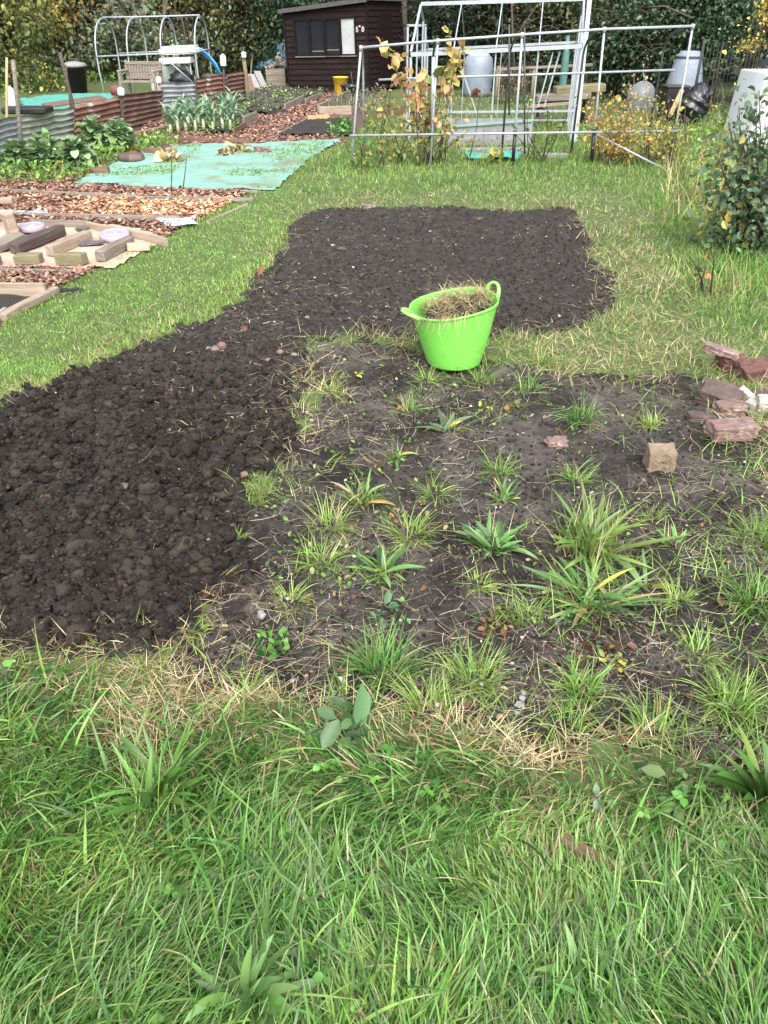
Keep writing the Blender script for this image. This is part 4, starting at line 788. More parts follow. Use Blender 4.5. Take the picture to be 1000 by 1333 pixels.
# ================================================================== POLYTUNNEL FRAME, BENCH, TABLE
def tunnel():
    YF = 21.2; ztop = A(137, 23, YF + .9).z; sc = scale_at(YF, .8)
    p0 = A(133, 112, YF); p0.z = 0; g = thing('polytunnel_frame', p0, 'bare white hooped polytunnel frame behind the corrugated fence', 'tunnel frame'); D = 1.7
    xs = [A(u_, 75, YF).x for u_ in (128, 168, 211, 255)]; ys_ = [YF + i * .05 for i in range(4)]
    zt = [A(u_, v_, YF + D / 2).z for u_, v_ in ((137, 24), (178, 23.5), (220, 22.5), (266, 21))]
    for x_, y_, z_ in zip(xs, ys_, zt):
        pts = [Vector((x_, y_ + .02, -.1)), Vector((x_ - .03, y_, .45))]
        for a in np.linspace(0, PI, 26): pts.append(Vector((x_ - .03 + .03 * math.sin(a), y_ + D / 2 - D / 2 * math.cos(a), .75 + (z_ - .75) * math.sin(a) ** .75)))
        pts += [Vector((x_ - .03, y_ + D, .4)), Vector((x_, y_ + D, -.1))]; MB().tube([q - p0 for q in pts], .019, 8).build('hoop', M['tube_white'], g)
    tp = [Vector((x_, y_ + D / 2, z_ + .022)) - p0 for x_, y_, z_ in zip(xs, ys_, zt)]; MB().tube(tp, .018, 8).build('ridge_tube', M['tube_white'], g)
    z0 = A(128, 73.5, YF).z; z1 = A(285, 66, YF + .15).z
    MB().tube([Vector((xs[0] - .03, ys_[0] - .03, z0)) - p0, Vector((xs[3] + .02, ys_[3] - .03, A(255, 68, YF).z)) - p0], .017, 8).build('side_tube', M['tube_white'], g)
    MB().tube([Vector((xs[0] - .03, ys_[0] + D + .03, z0)) - p0, Vector((xs[3], ys_[3] + D + .03, z0 + .08)) - p0], .017, 8).build('side_tube', M['tube_white'], g)
    MB().tube([A(212, 73, YF + .1) - p0, A(251, 107, YF + .15) - p0], .015, 8).build('brace', M['tube_white'], g)
    MB().tube([Vector((xs[3], ys_[3], A(255, 68, YF).z)) - p0, Vector((xs[3], ys_[3] + D, A(255, 68, YF).z)) - p0], .017, 8).build('brace', M['tube_white'], g)
tunnel()
def bench():
    Y0 = 20.6; c = A(190, 108, Y0); base = Vector((c.x, Y0, 0)); s = scale_at(Y0, .5); g = thing('garden_bench', base, 'weathered grey slatted wooden bench inside the hooped frame', 'bench', rz=-.12)
    zt, zb = A(190, 82, Y0).z, A(190, 105, Y0).z; W = 49 * s; n = 13
    MB().box((0, 0, zt), (W, .05, .07), bev=.006).build('top_rail', M['wood_grey'], g); MB().box((0, 0, zb + .06), (W, .05, .06), bev=.006).build('back_rail', M['wood_grey'], g)
    for i in range(n): MB().box((-W / 2 + W * (i + .5) / n, 0, (zt + zb) / 2 + .012), (.055, .022, zt - zb - .11)).build('slat', M['wood_grey'], g)
    for i in range(4): MB().box((0, -.12 - i * .11, zb), (W, .09, .025), bev=.003).build('seat_slat', M['wood_grey'], g)
    for sx in (-1, 1):
        MB().box((sx * (W / 2 - .03), -.01, zt / 2 - .04), (.06, .055, zt + .0)).build('leg', M['wood_grey'], g); MB().box((sx * (W / 2 - .03), -.47, (zb + .2) / 2), (.06, .06, zb + .2)).build('leg', M['wood_grey'], g)
        MB().box((sx * (W / 2 - .03), -.24, zb + .22), (.07, .55, .035), bev=.006).build('armrest', M['wood_pale'], g)
bench()
def table():
    Y0 = 21.9; g0 = A(232, 108, Y0); base = Vector((g0.x, Y0, 0)); s = scale_at(Y0, .6); g = thing('folding_table', base, 'stacked white table tops on thin white legs under the hoops', 'table')
    for (u0, u1, vv, t, nm, dy) in ((207, 255, 67, .12, 'table_top', 0), (209, 249, 79, .13, 'lower_panel', -.12)):
        a, b = A(u0, vv, Y0), A(u1, vv, Y0); MB().box(((a.x + b.x) / 2 - base.x, dy + .25, a.z), (b.x - a.x, .6, t), R=Euler((0, math.radians(-2), 0)), bev=.02).build(nm, M['white_paint'], g)
    MB().box((A(231, 61.5, Y0).x - base.x, .3, A(231, 61.5, Y0).z), (.8, .5, .05), R=Euler((0, -.04, 0)), bev=.01).build('loose_top', M['plastic_white'], g)
    zt = A(232, 80, Y0).z
    for u_ in (249, 209):
        x = A(u_, 90, Y0).x - base.x
        for yy in (-.05, .5): MB().tube([(x, yy, -.02), (x, yy, zt)], .016, 8).build('leg', M['tube_white'], g)
    x = A(249, 90, Y0).x - base.x; MB().tube([(x, -.06, zt - .25), (x - .16, -.06, zt - .02)], .012, 8).build('brace', M['tube_white'], g)
table()
p = A(236, 112, 22.4); p.z = 0; b = MB(); b.box((0, 0, A(230, 93, p.y).z / 2), (1.0, .4, A(230, 82, p.y).z), bev=.03); tag(b.build('storage_crate', M['galv_green'], loc=p + Vector((-.25, .1, 0))), 'dull green crate in shade under the white table', 'crate')
o = lumps('refuse_sack', np.zeros((1, 3)), [.26], M['plastic_black'], 3, squash=.7, amp=.3); o.location = A(237, 104, 21.8); tag(o, 'black sack slumped under the white table', 'sack')
for i, (r, dx) in enumerate(((.0, 0), (.035, .05), (.07, .1))):
    Y0 = 22.6 + i * .06; P = [A(u_, v_ + i * 2.2, Y0) for u_, v_ in ((228, 66), (238, 61), (250, 60), (262, 64), (272, 72), (281, 83), (288, 97))]; c = P[-1].copy()
    tag(MB().tube([q - c for q in P], .027, 8).build('water_pipe', M['pipe_blue'], loc=c), ['uppermost of the bent blue plastic pipes arching from the white table', 'middle of the bent blue plastic pipes by the white table', 'lowest of the bent blue plastic pipes by the white table'][i], 'pipe', 'bent blue pipes')
for (a, lab) in ((271, 'left of two dark round pots behind the patchy rusty panel'), (265, 'smaller dark pot edge behind the rusty panel'), ):
    p = G(a, 125); p.y += 1.0; b = MB(); b.lathe([(.001, .0), (.14, 0), (.18, A(a, 96, p.y).z), (.001, A(a, 96, p.y).z)], 20); tag(b.build('plant_pot', M['iron'], loc=p), lab, 'pot')
p = A(101, 108, 21.6); p.z = 0; g = thing('dustbin', p, 'black dustbin with pale lid in grass beyond the fence', 'bin'); b = MB(); b.lathe([(.001, 0), (.20, 0), (.25, .52), (.27, .52), (.27, .56), (.001, .56)], 28); b.build('bin_body', M['plastic_black'], g)
b = MB(); b.lathe([(.285, .56), (.29, .58), (.27, .62), (.12, .66), (.001, .67)], 28); lid = b.build('lid', M['concrete'], g); MB().tube([(-.13, 0, .65), (-.1, 0, .71), (.1, 0, .71), (.13, 0, .65)], .014, 8).build('handle', M['iron'], lid)
plank(A(135, 128, G(100, 150).y), A(58, 139, G(100, 150).y - .5), .7, .03, 'wood_brown', 'brown sheet of board lying on the teal sheet behind the fence', 'board', 'board')
b = MB(); b.box((0, 0, 0), (.62, .35, .08), bev=.02); p = A(36, 143, yb + .35); tag(b.build('plastic_tray', M['plastic_black'], loc=p), 'black plastic tray behind the pale green fence panel', 'tray')
# ================================================================== GREENHOUSE FRAME
def greenhouse():
    YF = 12.75; zE = A(600, 71, YF).z; Wd = 1.9; YR = YF + Wd / 2
    zR = A(548, 5, YR).z; xl, xr = A(535, 75, YF).x, A(757, 62, YF).x; base = Vector(((xl + xr) / 2, YF, 0))
    g = thing('greenhouse_frame', base, 'bare aluminium greenhouse frame without glass, gable roof, ridge at top', 'greenhouse')
    L = lambda *q: Vector(q) - base; sl = .05
    zE2 = A(757, 60, YF).z; zR2 = zR + .06
    def zr(t): return zR + (zR2 - zR) * t
    def ze(t): return zE + (zE2 - zE) * t
    xo = A(548, 5, YR).x - xl
    T = lambda name, a, b, r, m='tube_alu', w=None: MB().beam(a, b, w or r * 2, r * 2).build(name, M[m], g)
    T('ridge_bar', L(xl + xo, YR, zr(0)), L(xr + xo, YR, zr(1)), .024, 'tube_white', .04)
    T('eaves_gutter', L(xl, YF - .02, ze(0)), L(xr, YF - .02, ze(1)), .026, 'tube_white', .05); T('eaves_gutter', L(xl + 2 * xo, YF + Wd, ze(0)), L(xr + 2 * xo, YF + Wd, ze(1)), .018, 'tube_white', .045)
    n = 5
    for i in range(n):
        t = i / (n - 1); x = xl + (xr - xl) * t; e = .006 if 0 < i < n - 1 else .014
        T('rafter', L(x, YF, ze(t) + .03), L(x + xo, YR, zr(t) - .02), e + .002, 'tube_white'); T('rafter', L(x + 2 * xo, YF + Wd, ze(t) + .03), L(x + xo, YR, zr(t) - .02), e, 'tube_alu')
        T('upright', L(x, YF, 0), L(x, YF, ze(t) - .03), e + .004, 'tube_white'); T('upright', L(x + 2 * xo, YF + Wd, 0), L(x + 2 * xo, YF + Wd, ze(t) - .03), e, 'tube_alu')
    for x, t in ((xl, 0), (xr, 1)):
        for yy in (.33, .66): T('gable_bar', L(x + 2 * xo * yy, YF + Wd * yy, 0), L(x + 2 * xo * yy, YF + Wd * yy, ze(t) + (zr(t) - ze(t)) * .64), .012, 'tube_white')
        T('gable_rail', L(x, YF + .03, ze(t)), L(x + 2 * xo, YF + Wd - .03, ze(t)), .012, 'tube_white')
    # corner post, thick, at the right
    T('corner_post', L(xr + .06, YF - .06, 0), L(xr + .10, YF + .35, zR + .55), .024, 'tube_white', .06)
    z0 = A(600, 146, YF).z
    T('base_rail', L(xl, YF - .03, z0), L(xr, YF - .03, z0 + .02), .014, 'tube_white'); T('base_rail', L(xl + 2 * xo, YF + Wd, z0 - .3), L(xr + 2 * xo, YF + Wd, z0 - .3), .012, 'tube_alu')
    T('brace', L(*A(566, 80, YF + .05)), L(*A(590, 165, YF + .05)), .010, 'tube_white'); T('brace', L(*A(598, 80, YF + .08)), L(*A(622, 152, YF + .08)), .010, 'tube_white')
    T('brace', L(*A(720, 68, YF + .06)), L(*A(700, 140, YF + .06)), .010, 'tube_white'); T('brace', L(*A(729, 67, YF + .09)), L(*A(708, 140, YF + .09)), .010, 'tube_white')
    # door frame on the left gable
    zt = A(545, 33, YF + 1.3).z; xa = A(531, 40, YF + 1.3).x; xb = A(554, 40, YF + 1.3).x
    d = MB(); 
    for a, b in (((xa, 0), (xa, zt)), ((xb, 0), (xb, zt)), ((xa - .015, zt), (xb + .015, zt)), ((xa, zt * .5), (xb, zt * .5))): d.beam(L(a[0], YF + 1.3, a[1]), L(b[0], YF + 1.3, b[1]), .03, .03)
    d.build('door_frame', M['tube_white'], g)
greenhouse()
def coldframe():
    Y0 = G(640, 190).y; a, b = A(585, 190, Y0), A(690, 186, Y0); z1, z2 = A(590, 166, Y0).z, A(690, 158, Y0).z; base = Vector(((a.x + b.x) / 2, Y0, 0)); g = thing('cold_frame', base, 'low grey panelled cold frame with green rim inside the cage', 'cold frame'); W = b.x - a.x; D = .8
    m = MB(); m.add([(-W / 2, 0, 0), (W / 2, 0, 0), (W / 2, 0, z2), (-W / 2, 0, z1), (-W / 2, .02, 0), (W / 2, .02, 0), (W / 2, .02, z2), (-W / 2, .02, z1)], [(0, 1, 2, 3), (7, 6, 5, 4), (3, 2, 6, 7), (1, 5, 6, 2), (4, 0, 3, 7)]); m.build('front_panel', M['poly_grey'], g)
    m = MB(); m.box((0, D, .14), (W, .02, .28)); m.box((-W / 2 + .01, D / 2, .12), (.02, D - .05, .24)); m.box((W / 2 - .01, D / 2, .12), (.02, D - .05, .24)); m.build('back_panel', M['poly_grey'], g)
    MB().beam((-W / 2, -.006, z1 + .015), (W / 2, -.006, z2 + .015), .05, .03).build('rim', M['green_trim'], g)
    for t in (.45, .62, .85): x = -W / 2 + W * t; MB().box((x, -.012, .5 * z1), (.07, .02, z1 * .98)).build('batten', M['concrete'], g)
    MB().box((0, -.02, .045), (W + .05, .03, .09)).build('base_board', M['concrete'], g)
coldframe()
plank((598, 198), (690, 198), .18, .05, 'concrete', 'row of grey concrete edging slabs before the cold frame', 'kerb', 'concrete_kerb')
plank((706, 206), (738, 206), .16, .05, 'concrete', 'lone pale concrete slab among the bare gooseberry stems', 'slab', 'concrete_slab')
# ================================================================== FRUIT CAGE
def cage():
    fr = [(457, 216, 470, 62), (560, 218, 570, 53), (667, 222, 680, 45), (769, 218, 787, 38), (870, 222, 902, 34)]
    P0 = G(457, 216); base = Vector((P0.x, P0.y, 0)); g = thing('fruit_cage_frame', base, 'long bare metal tube fruit cage frame at the far side of the bed', 'cage frame')
    foot = []; top = []
    for (a, b, c, d) in fr:
        p = G(a, b); p.y = P0.y - .0 + .02 * (a - 457) / 100; p.x = A(a, b, p.y).x; p.z = 0; foot.append(p); top.append(A(c, d, p.y + .02))
    for i, (p, q) in enumerate(zip(foot, top)):
        q0 = q
        MB().tube([p - base + Vector((0, 0, -.1)), p.lerp(q, .5) - base, q - base], .0145, 8).build('upright', M['tube_white'] if i != 3 else M['tube_alu'], g)
        k = MB(); k.lathe([(.001, -.03), (.023, -.03), (.025, .02), (.001, .026)], 12, c=q - base); k.build('corner_joint', M['tube_white'], g)
        pts = []; Dp = .95
        for a in np.linspace(0, PI / 2, 12): pts.append(q - base + Vector((0, Dp * math.sin(a), -.30 * (1 - math.cos(a)))))
        pts.append(Vector((pts[-1].x, pts[-1].y + .02, -.05))); MB().tube(pts, .0145, 8).build('hoop', M['tube_dark'] if i else M['tube_alu'], g)
    MB().tube([t - base for t in top], .0145, 8).build('top_rail', M['tube_white'], g)
    Yb = foot[0].y + .95
    MB().tube([A(493, 104, Yb) - base, A(560, 101, Yb) - base, A(700, 97, Yb) - base, A(878, 91, Yb + .1) - base], .0135, 8).build('back_rail', M['tube_white'], g)
    zl = [A(457, 176, foot[0].y).z, A(888, 170, foot[4].y).z]
    MB().tube([Vector((foot[0].x, foot[0].y - .03, zl[0])) - base, Vector((foot[4].x + .06, foot[4].y - .03, zl[1])) - base], .0135, 8).build('lower_rail', M['tube_white'], g)
    MB().tube([A(777, 175, foot[3].y - .05) - base, A(862, 219, foot[3].y - .3) - base], .0135, 8).build('brace', M['tube_alu'], g)
    MB().tube([A(565, 74, foot[1].y + .05) - base, A(563, 176, foot[1].y + .03) - base], .028, 8).build('post_sleeve', M['tube_white'], g)
    for i in (2, 3, 4):
        k = MB(); k.tube([foot[i] - base, foot[i].lerp(top[i], .28) - base], .022, 8); k.build('tape_wrap', M['plastic_black'], g)
    for u_, (v0, v1) in ((683, (200, 35)), (663, (150, 32))):
        Yp = foot[2].y + .5; p = A(u_, v0, Yp); MB().tube([p - base, A(u_, v1, Yp) - base], .011, 8).build('cane', M['tube_dark'], g)
cage()
# ================================================================== WATER TANK, TIMBER, COMPOSTERS
p = A(622, 100, 20.5); p.z = 0; b = MB(); hz = A(622, 72, 20.5).z; b.lathe([(.001, 0), (.30, 0), (.34, .1), (.35, hz * .7), (.32, hz * .93), (.26, hz), (.001, hz + .02)], 32); g = thing('water_butt', p, 'pale blue grey water butt standing behind the greenhouse frame', 'water butt'); b.build('butt_body', M['plastic_bluegrey'], g)
b = MB(); b.lathe([(.001, hz + .05), (.24, hz + .03), (.24, hz + .0), (.001, hz)], 28); b.build('lid', M['plastic_white'], g)
p = A(670, 110, 18.6); p.z = 0; g = thing('compost_bay', p, 'wire sided compost bay with rustic posts behind the greenhouse', 'compost bay')
for dx in (-.38, .38, .98):
    MB().tube([(dx, 0, -.05), (dx + .01, 0, A(670, 86, 18.6).z)], .035, 8).build('post', M['wood_mossy'], g)
MB().beam((-.4, -.03, A(670, 90, 18.6).z), (1.6, -.03, A(670, 84, 18.6).z), .03, .05).build('rail', M['wood_grey'], g)
m = MB()
for i in range(22): x = -.36 + i * .036; m.tube([(x, .02, 0), (x, .02, .78)], .003, 4)
for i in range(12): m.tube([(-.36, .022, .05 + i * .065), (.40, .022, .05 + i * .065)], .003, 4)
m.build('wire_mesh', M['wire'], g)
n = 500; P = np.stack([U(n, -.35, .36), U(n, .06, .8), np.zeros(n)], 1); P[:, 2] = U(n, 0, .62); v, q, c = strips(P, U(n, 0, 6.3), U(n, .1, .3), U(n, .008, .02), U(n, .3, 1.6), U(n, 0, 1), pal(n, STRAW + [(.12, .10, .06)]), 3, wav=.2)
o = from_np('garden_waste', v, q, M['straw'], c); o.location = p; tag(o, 'brown dry stalks piled in the wire compost bay', 'garden waste', kind='stuff')
Yt = 15.2
for (a, b_, vv, w, t, mm_, lab) in [(697, 767, 124, .34, .11, 'wood_grey', 'lower weathered slab of timber stacked behind the greenhouse'), (722, 786, 114, .34, .12, 'wood_mossy', 'topmost mossy timber slab of the stack behind the greenhouse'), (684, 742, 134, .3, .05, 'wood_pale', 'thin pale board at the foot of the timber stack')]:
    p, q = A(a, vv + 4, Yt), A(b_, vv - 1, Yt); plank(p, q, w, t, mm_, lab, 'timber slab', 'timber_slab', on=False)
b = MB(); b.lathe([(.05, -.3), (.07, .0), (.065, .45), (.04, .6), (.035, .75), (.001, .75)], 16); p = A(736, 80, 16.2); tag(b.build('tree_guard', M['guard_teal'], loc=p - Vector((0, 0, .35))), 'faded teal plastic tube standing at the hedge behind the greenhouse', 'tree guard')
stake((736, 138), 0, (735, 110), .02, 'wood_grey', 'thin stick below the faded teal tube', dY=.5)
for i, (a, v0, v1) in enumerate(((745, 112, 140), (764, 112, 138), (702, 136, 165))):
    p = A(a, v1, Yt + .05); p.z = 0; tag(MB().box((0, 0, A(a, v0, Yt).z / 2), (.1, .3, A(a, v0, Yt).z)).build('timber_support', M['wood_dark'], loc=p), ['left dark timber support under the slab stack', 'right dark timber support under the slab stack', 'stubby timber support at the left of the slab stack'][i], 'support')
def dalek(u_, vb, vt, Y, rb, rt, label, m, lid=True, lean=0.0):
    p = A(u_, vb, Y); p.z = 0; hz = A(u_, vt, Y).z; g = thing('compost_bin', p, label, 'compost bin'); g.rotation_euler = (0, lean, 0)
    b = MB(); b.lathe([(.001, 0), (rb, 0), (rb, .05)] + [(rb + (rt - rb) * t + .02 * math.sin(PI * t), .05 + (hz - .12) * t) for t in np.linspace(.05, 1, 10)] + [(rt - .03, hz - .06), (rt - .05, hz - .05), (.001, hz - .05)], 36); b.build('bin_body', m, g)
    if lid: b = MB(); b.lathe([(rt - .03, hz - .075), (rt + .015, hz - .075), (rt + .015, hz - .035), (rt - .04, hz - .02), (rt - .05, hz + .02), (.001, hz + .03)], 36); b.build('lid', M['plastic_bluegrey'], g); MB().lathe([(rt + .017, hz - .088), (rt + .02, hz - .088), (rt + .02, hz - .078), (rt + .017, hz - .078)], 36).build('lid_band', M['plastic_black'], g)
    return g
dalek(885, 140, 68, 16.0, .39, .22, 'tall pale grey cone shaped compost bin with lid under the trees', M['plastic_bluegrey'])
def wbin():
    Y = 11.2; p = A(1003, 168, Y); p.z = 0; zt = A(985, 92, Y).z; s = scale_at(Y, .4); g = thing('compost_bin', p, 'large white tapered bin, open topped, at the right edge', 'compost bin'); b = MB(); w0, w1 = .46, .40
    vs = []
    for k, (w, z) in enumerate(((w0, -.02), (w1, zt), (w1 - .03, zt), (w0 - .03, .05))): vs += [(-w, -w, z), (w, -w, z), (w, w, z), (-w, w, z)]
    fs = []
    for k in range(3): fs += [(k * 4 + i, k * 4 + (i + 1) % 4, k * 4 + 4 + (i + 1) % 4, k * 4 + 4 + i) for i in range(4)]
    b.add(vs, fs); o = b.build('bin_body', M['plastic_white'], g); md = o.modifiers.new('bev', 'BEVEL'); md.width = .04; md.segments = 3; o.data.polygons.foreach_set('use_smooth', [True] * len(o.data.polygons))
    n = 90; P = np.stack([U(n, -.36, .36), U(n, -.36, .36), zt - .03 + U(n, 0, .05)], 1); v, q, c = strips(P, U(n, 0, 6.3), U(n, .06, .2), U(n, .008, .02), U(n, 1, 1.6), U(n, 0, .8), pal(n, STRAW + [(.1, .07, .05)]), 3, wav=.2); o = from_np('garden_waste', v, q, M['straw'], c); o.location = p; tag(o, 'dry plant waste showing at the rim of the white bin', 'garden waste', kind='stuff')
    P = np.zeros((1, 3)); o = lumps('waste_fill', P, [.30], M['soil'], 3, squash=.3, amp=.1); o.location = p + Vector((0, 0, zt - .16)); tag(o, 'dark compost filling the white bin', 'compost')
wbin()
b = MB(); b.lathe([(.46, 0), (.48, .35), (.44, .75), (.25, .98), (.001, 1.03)], 30); p = A(1012, 95, 12.8); p.z = 0; b2 = tag(b.build('compost_bin', M['plastic_black'], loc=p), 'black domed compost bin behind the white bin', 'compost bin'); b2.scale = (1, 1, A(1010, 72, 12.8).z / 1.03)
p = A(834, 134, 17.2); p.z = 0; hz = A(834, 105, 17.2).z * .98; m = MB()
m.lathe([(.26, 0), (.27, hz * .4)] + [(.27 * math.cos(a), hz * .4 + hz * .6 * math.sin(a)) for a in np.linspace(.1, PI / 2 - .02, 9)] + [(.001, hz)], 28); g = thing('cloche', p, 'grey ribbed dome in weeds left of the grey compost bin', 'cloche'); m.build('dome', M['dome_grey'], g)
for k in range(12):
    a = 2 * PI * k / 12; MB().tube([(.274 * math.cos(t) * math.cos(a), .274 * math.cos(t) * math.sin(a), hz * .4 + hz * .605 * math.sin(t)) for t in np.linspace(0, PI / 2, 9)], .006, 5).build('rib', M['concrete'], g)
p = A(876, 136, 15.2); p.z = 0; zt = A(876, 113, 15.2).z; b = MB(); b.box((0, 0, zt / 2), (.39, .35, zt), bev=.02); g = thing('storage_box', p, 'black plastic box in front of the grey compost bin', 'box'); b.build('box_body', M['plastic_black'], g); MB().box((0, 0, zt + .012), (.41, .37, .03), bev=.008).build('lid', M['iron'], g)
p = A(874, 141, 14.7); q = A(888, 117, 14.8); tag(MB().beam(Vector((0, 0, -.1)), q - p, .07, .03, up=(0, 1, 0)).build('wood_lath', M['board_new'], loc=p), 'pale split lath leaning against the black box', 'lath')
p = A(902, 140, 14.7); p.z = 0; zt = A(903, 104, 14.7).z
V0, F0 = ico(5); d = 1 + .22 * n3(V0, 1.6, 3) + .12 * np.abs(n3(V0, 4, 7)); Vb = V0 * d[:, None] * np.array([.235, .22, zt * .52]); Vb[:, 2] += zt * .45; Vb[:, 0] += .12 * (Vb[:, 2] / zt) ** 2
tag(from_np('refuse_sack', Vb, F0, M['bag_black'], smooth=True, loc=None), 'shiny black plastic sack slumped beside the grey compost bin', 'sack').location = p
n = 420; P = np.stack([rng.normal(0, .26, n), rng.normal(0, .15, n), np.abs(rng.normal(0, .16, n))], 1); v, q, c = strips(P, U(n, 0, 6.3), U(n, .15, .5), U(n, .008, .018), U(n, .2, 1.6), U(n, .2, 1.6), pal(n, [(.12, .085, .06), (.07, .05, .04), (.2, .15, .1)]), 5, wav=.3)
p = A(925, 140, 14.8); p.z = 0; o = from_np('root_pile', v, q, M['straw'], c); o.location = p; tag(o, 'tangled heap of dry brown roots right of the black sack', 'root heap', kind='stuff')
# wire fence at the right
p = A(905, 120, 15.3); p.z = 0; g = thing('wire_fence', p, 'dark weldmesh wire fence under the trees on the right', 'fence'); zt = A(960, 56, 15).z; m = MB()
for i in range(61): x = i * .06; m.tube([(x, -x * .18, 0), (x, -x * .18, zt)], .0035, 4)
for k in range(6): m.tube([(0, 0, .1 + k * (zt - .12) / 5), (3.6, -.65, .1 + k * (zt - .12) / 5)], .0045, 4)
m.build('wire_mesh', M['wire'], g)
for x in (0, 1.8, 3.6): MB().tube([(x, -x * .18 + .03, -.1), (x, -x * .18 + .03, zt + .05)], .025, 8).build('post', M['wire'], g)
# ================================================================== WEEDS
def plant(name, u_, v_, parts, label, cat='weed', group=None, m='leaf', dz=0.0):
    p = G(u_, v_); v, q, c = join(*parts); o = from_np(name, v, q, M[m], c, smooth=True); o.location = p + Vector((0, 0, dz - .004)); return tag(o, label, cat, group)
def Z3(n, r): a = U(n, 0, 6.3); k = r * np.sqrt(U(n, 0, 1)); return np.stack([k * np.cos(a), k * np.sin(a), np.zeros(n)], 1)
def tuft(u_, v_, px, n, label, cols=None, wid=.0042, up=.7, dry=.08, **k):
    n = int(n * 1.7)
    r = px * scale_at(G0(u_, v_)[1]); L = r * 1.25; c = pal(n, cols or GREEN + YEL[:1]); d = rng.uniform(0, 1, n) < dry; c = np.where(d[:, None], pal(n, STRAW), c); b = Z3(n, r * .42); az = np.arctan2(b[:, 1], b[:, 0]) + rng.normal(0, .9, n)
    nb = n // 3; lo = strips(Z3(nb, r * .5), U(nb, 0, 6.3), U(nb, .3, .8) * L, U(nb, .0014, .0028), U(nb, 1.1, 1.6), U(nb, 0, .4), pal(nb, STRAW), 4, wav=.2)
    return plant('grass_tuft', u_, v_, [strips(b, az, L * U(n, .35, 1.2), wid * U(n, .5, 1.15), np.abs(rng.normal(up, .42, n)), U(n, .2, 1.7), c, 6, tipcol=pal(n, YEL + STRAW[:1]) * .35 + c * .65, wav=.08, twist=.6), lo], label, 'grass tuft', **k)
def rosette(u_, v_, px, n, label, wid=.022, cols=None, up=(.45, 1.25), curl=(.1, .7), prof='lance', dry=.12, m='gloss_leaf', grassy=0, name='weed_rosette', cat='weed', **k):
    r = px * scale_at(G0(u_, v_)[1]); L = r * 1.25; c = pal(n, cols or [(.10, .21, .06), (.13, .25, .075), (.075, .16, .05)], jit=.18); d = rng.uniform(0, 1, n) < dry; c = np.where(d[:, None], pal(n, [(.30, .26, .10), (.30, .30, .07)]), c)
    n2 = int(n * 1.5); c = np.resize(c, (n2, 3)) * np.exp(rng.normal(0, .15, (n2, 1))); n = n2
    az = U(n, 0, 6.3); ln = np.linspace(up[0], up[1], n) + rng.normal(0, .22, n); b0 = Z3(n, r * .22); parts = [strips(b0, az, L * U(n, .4, 1.15) * np.linspace(.8, 1, n), wid * U(n, .45, 1.0), ln, np.abs(U(n, *curl) * U(n, .3, 2.2)), c, 9, prof, fold=.35, twist=.7, wav=.16, tipcol=c * 1.1)]
    if grassy: parts.append(strips(Z3(grassy, r * .4), U(grassy, 0, 6.3), U(grassy, .5, 1.1) * L, U(grassy, .0016, .004), np.abs(rng.normal(.6, .35, grassy)), U(grassy, .3, 1.1), pal(grassy, GREEN + STRAW), 5, wav=.1))
    return plant(name, u_, v_, parts, label, cat, m=m, **k)
def herb(u_, v_, px, n, label, cols, size=.028, hgt=.06, name='leafy_weed', stem=True, **k):
    r = px * scale_at(G0(u_, v_)[1]); P = Z3(n, r); P[:, 2] = U(n, .01, 1) * hgt * (1 - .4 * (np.hypot(P[:, 0], P[:, 1]) / r) ** 2) + .006
    parts = [leaves(P, size, pal(n, cols, jit=.2), up=1.0)]
    if stem: s = n // 3; parts.append(strips(Z3(s, r * .3), U(s, 0, 6.3), U(s, .5, 1.3) * r, U(s, .002, .003), U(s, .3, 1.3), U(s, 0, .6), pal(s, [(.16, .12, .06), (.12, .16, .05)]), 4))
    return plant(name, u_, v_, parts, label, 'weed', **k)
rosette(642, 700, 52, 36, 'broad leaved plantain rosette just left of the tallest weed clump', .028, dry=.03, up=(.55, 1.3), grassy=20)
rosette(765, 705, 88, 44, 'tallest weed clump, upright pale green leaves with dry seed stems', .022, dry=.04, up=(.02, 1.1), curl=(.3, 1.0), cols=[(.12, .22, .045), (.09, .18, .04), (.17, .26, .06)], grassy=110)
rosette(770, 772, 88, 34, 'wide sprawling long leaved weed below the tallest clump', .020, dry=.04, up=(.6, 1.4), cols=[(.08, .17, .05), (.10, .21, .05), (.14, .25, .07)], grassy=70)
rosette(838, 742, 52, 6, 'few long strap leaves reaching right of the sprawling weed', .024, up=(.7, 1.4))
rosette(500, 728, 48, 16, 'small spreading plantain with long pointed leaves left of centre', .022, up=(.6, 1.3), grassy=16)
rosette(470, 645, 44, 20, 'bright green narrow leaved weed left of centre of the bare soil', .017, up=(.4, 1.25), cols=[(.12, .22, .05), (.09, .18, .04)], grassy=45)
rosette(582, 552, 40, 12, 'flattened wilting dock leaves below the green tub', .036, up=(1.2, 1.5), curl=(.0, .15), grassy=25, cols=[(.10, .16, .08), (.13, .19, .09)])
rosette(655, 640, 34, 16, 'low leafy weed above the broad plantain rosette', .018, up=(.6, 1.3), grassy=30)
rosette(878, 697, 30, 11, 'small flat weed rosette below the lump of sandstone', .02, up=(.7, 1.4), grassy=15)
rosette(516, 590, 26, 10, 'small dark leaved weed in the litter left of the wilting dock', .02, up=(.8, 1.4), grassy=16)
rosette(812, 770, 18, 5, 'short broad weed leaf beside the sprawling weed', .02, up=(1.2, 1.5))
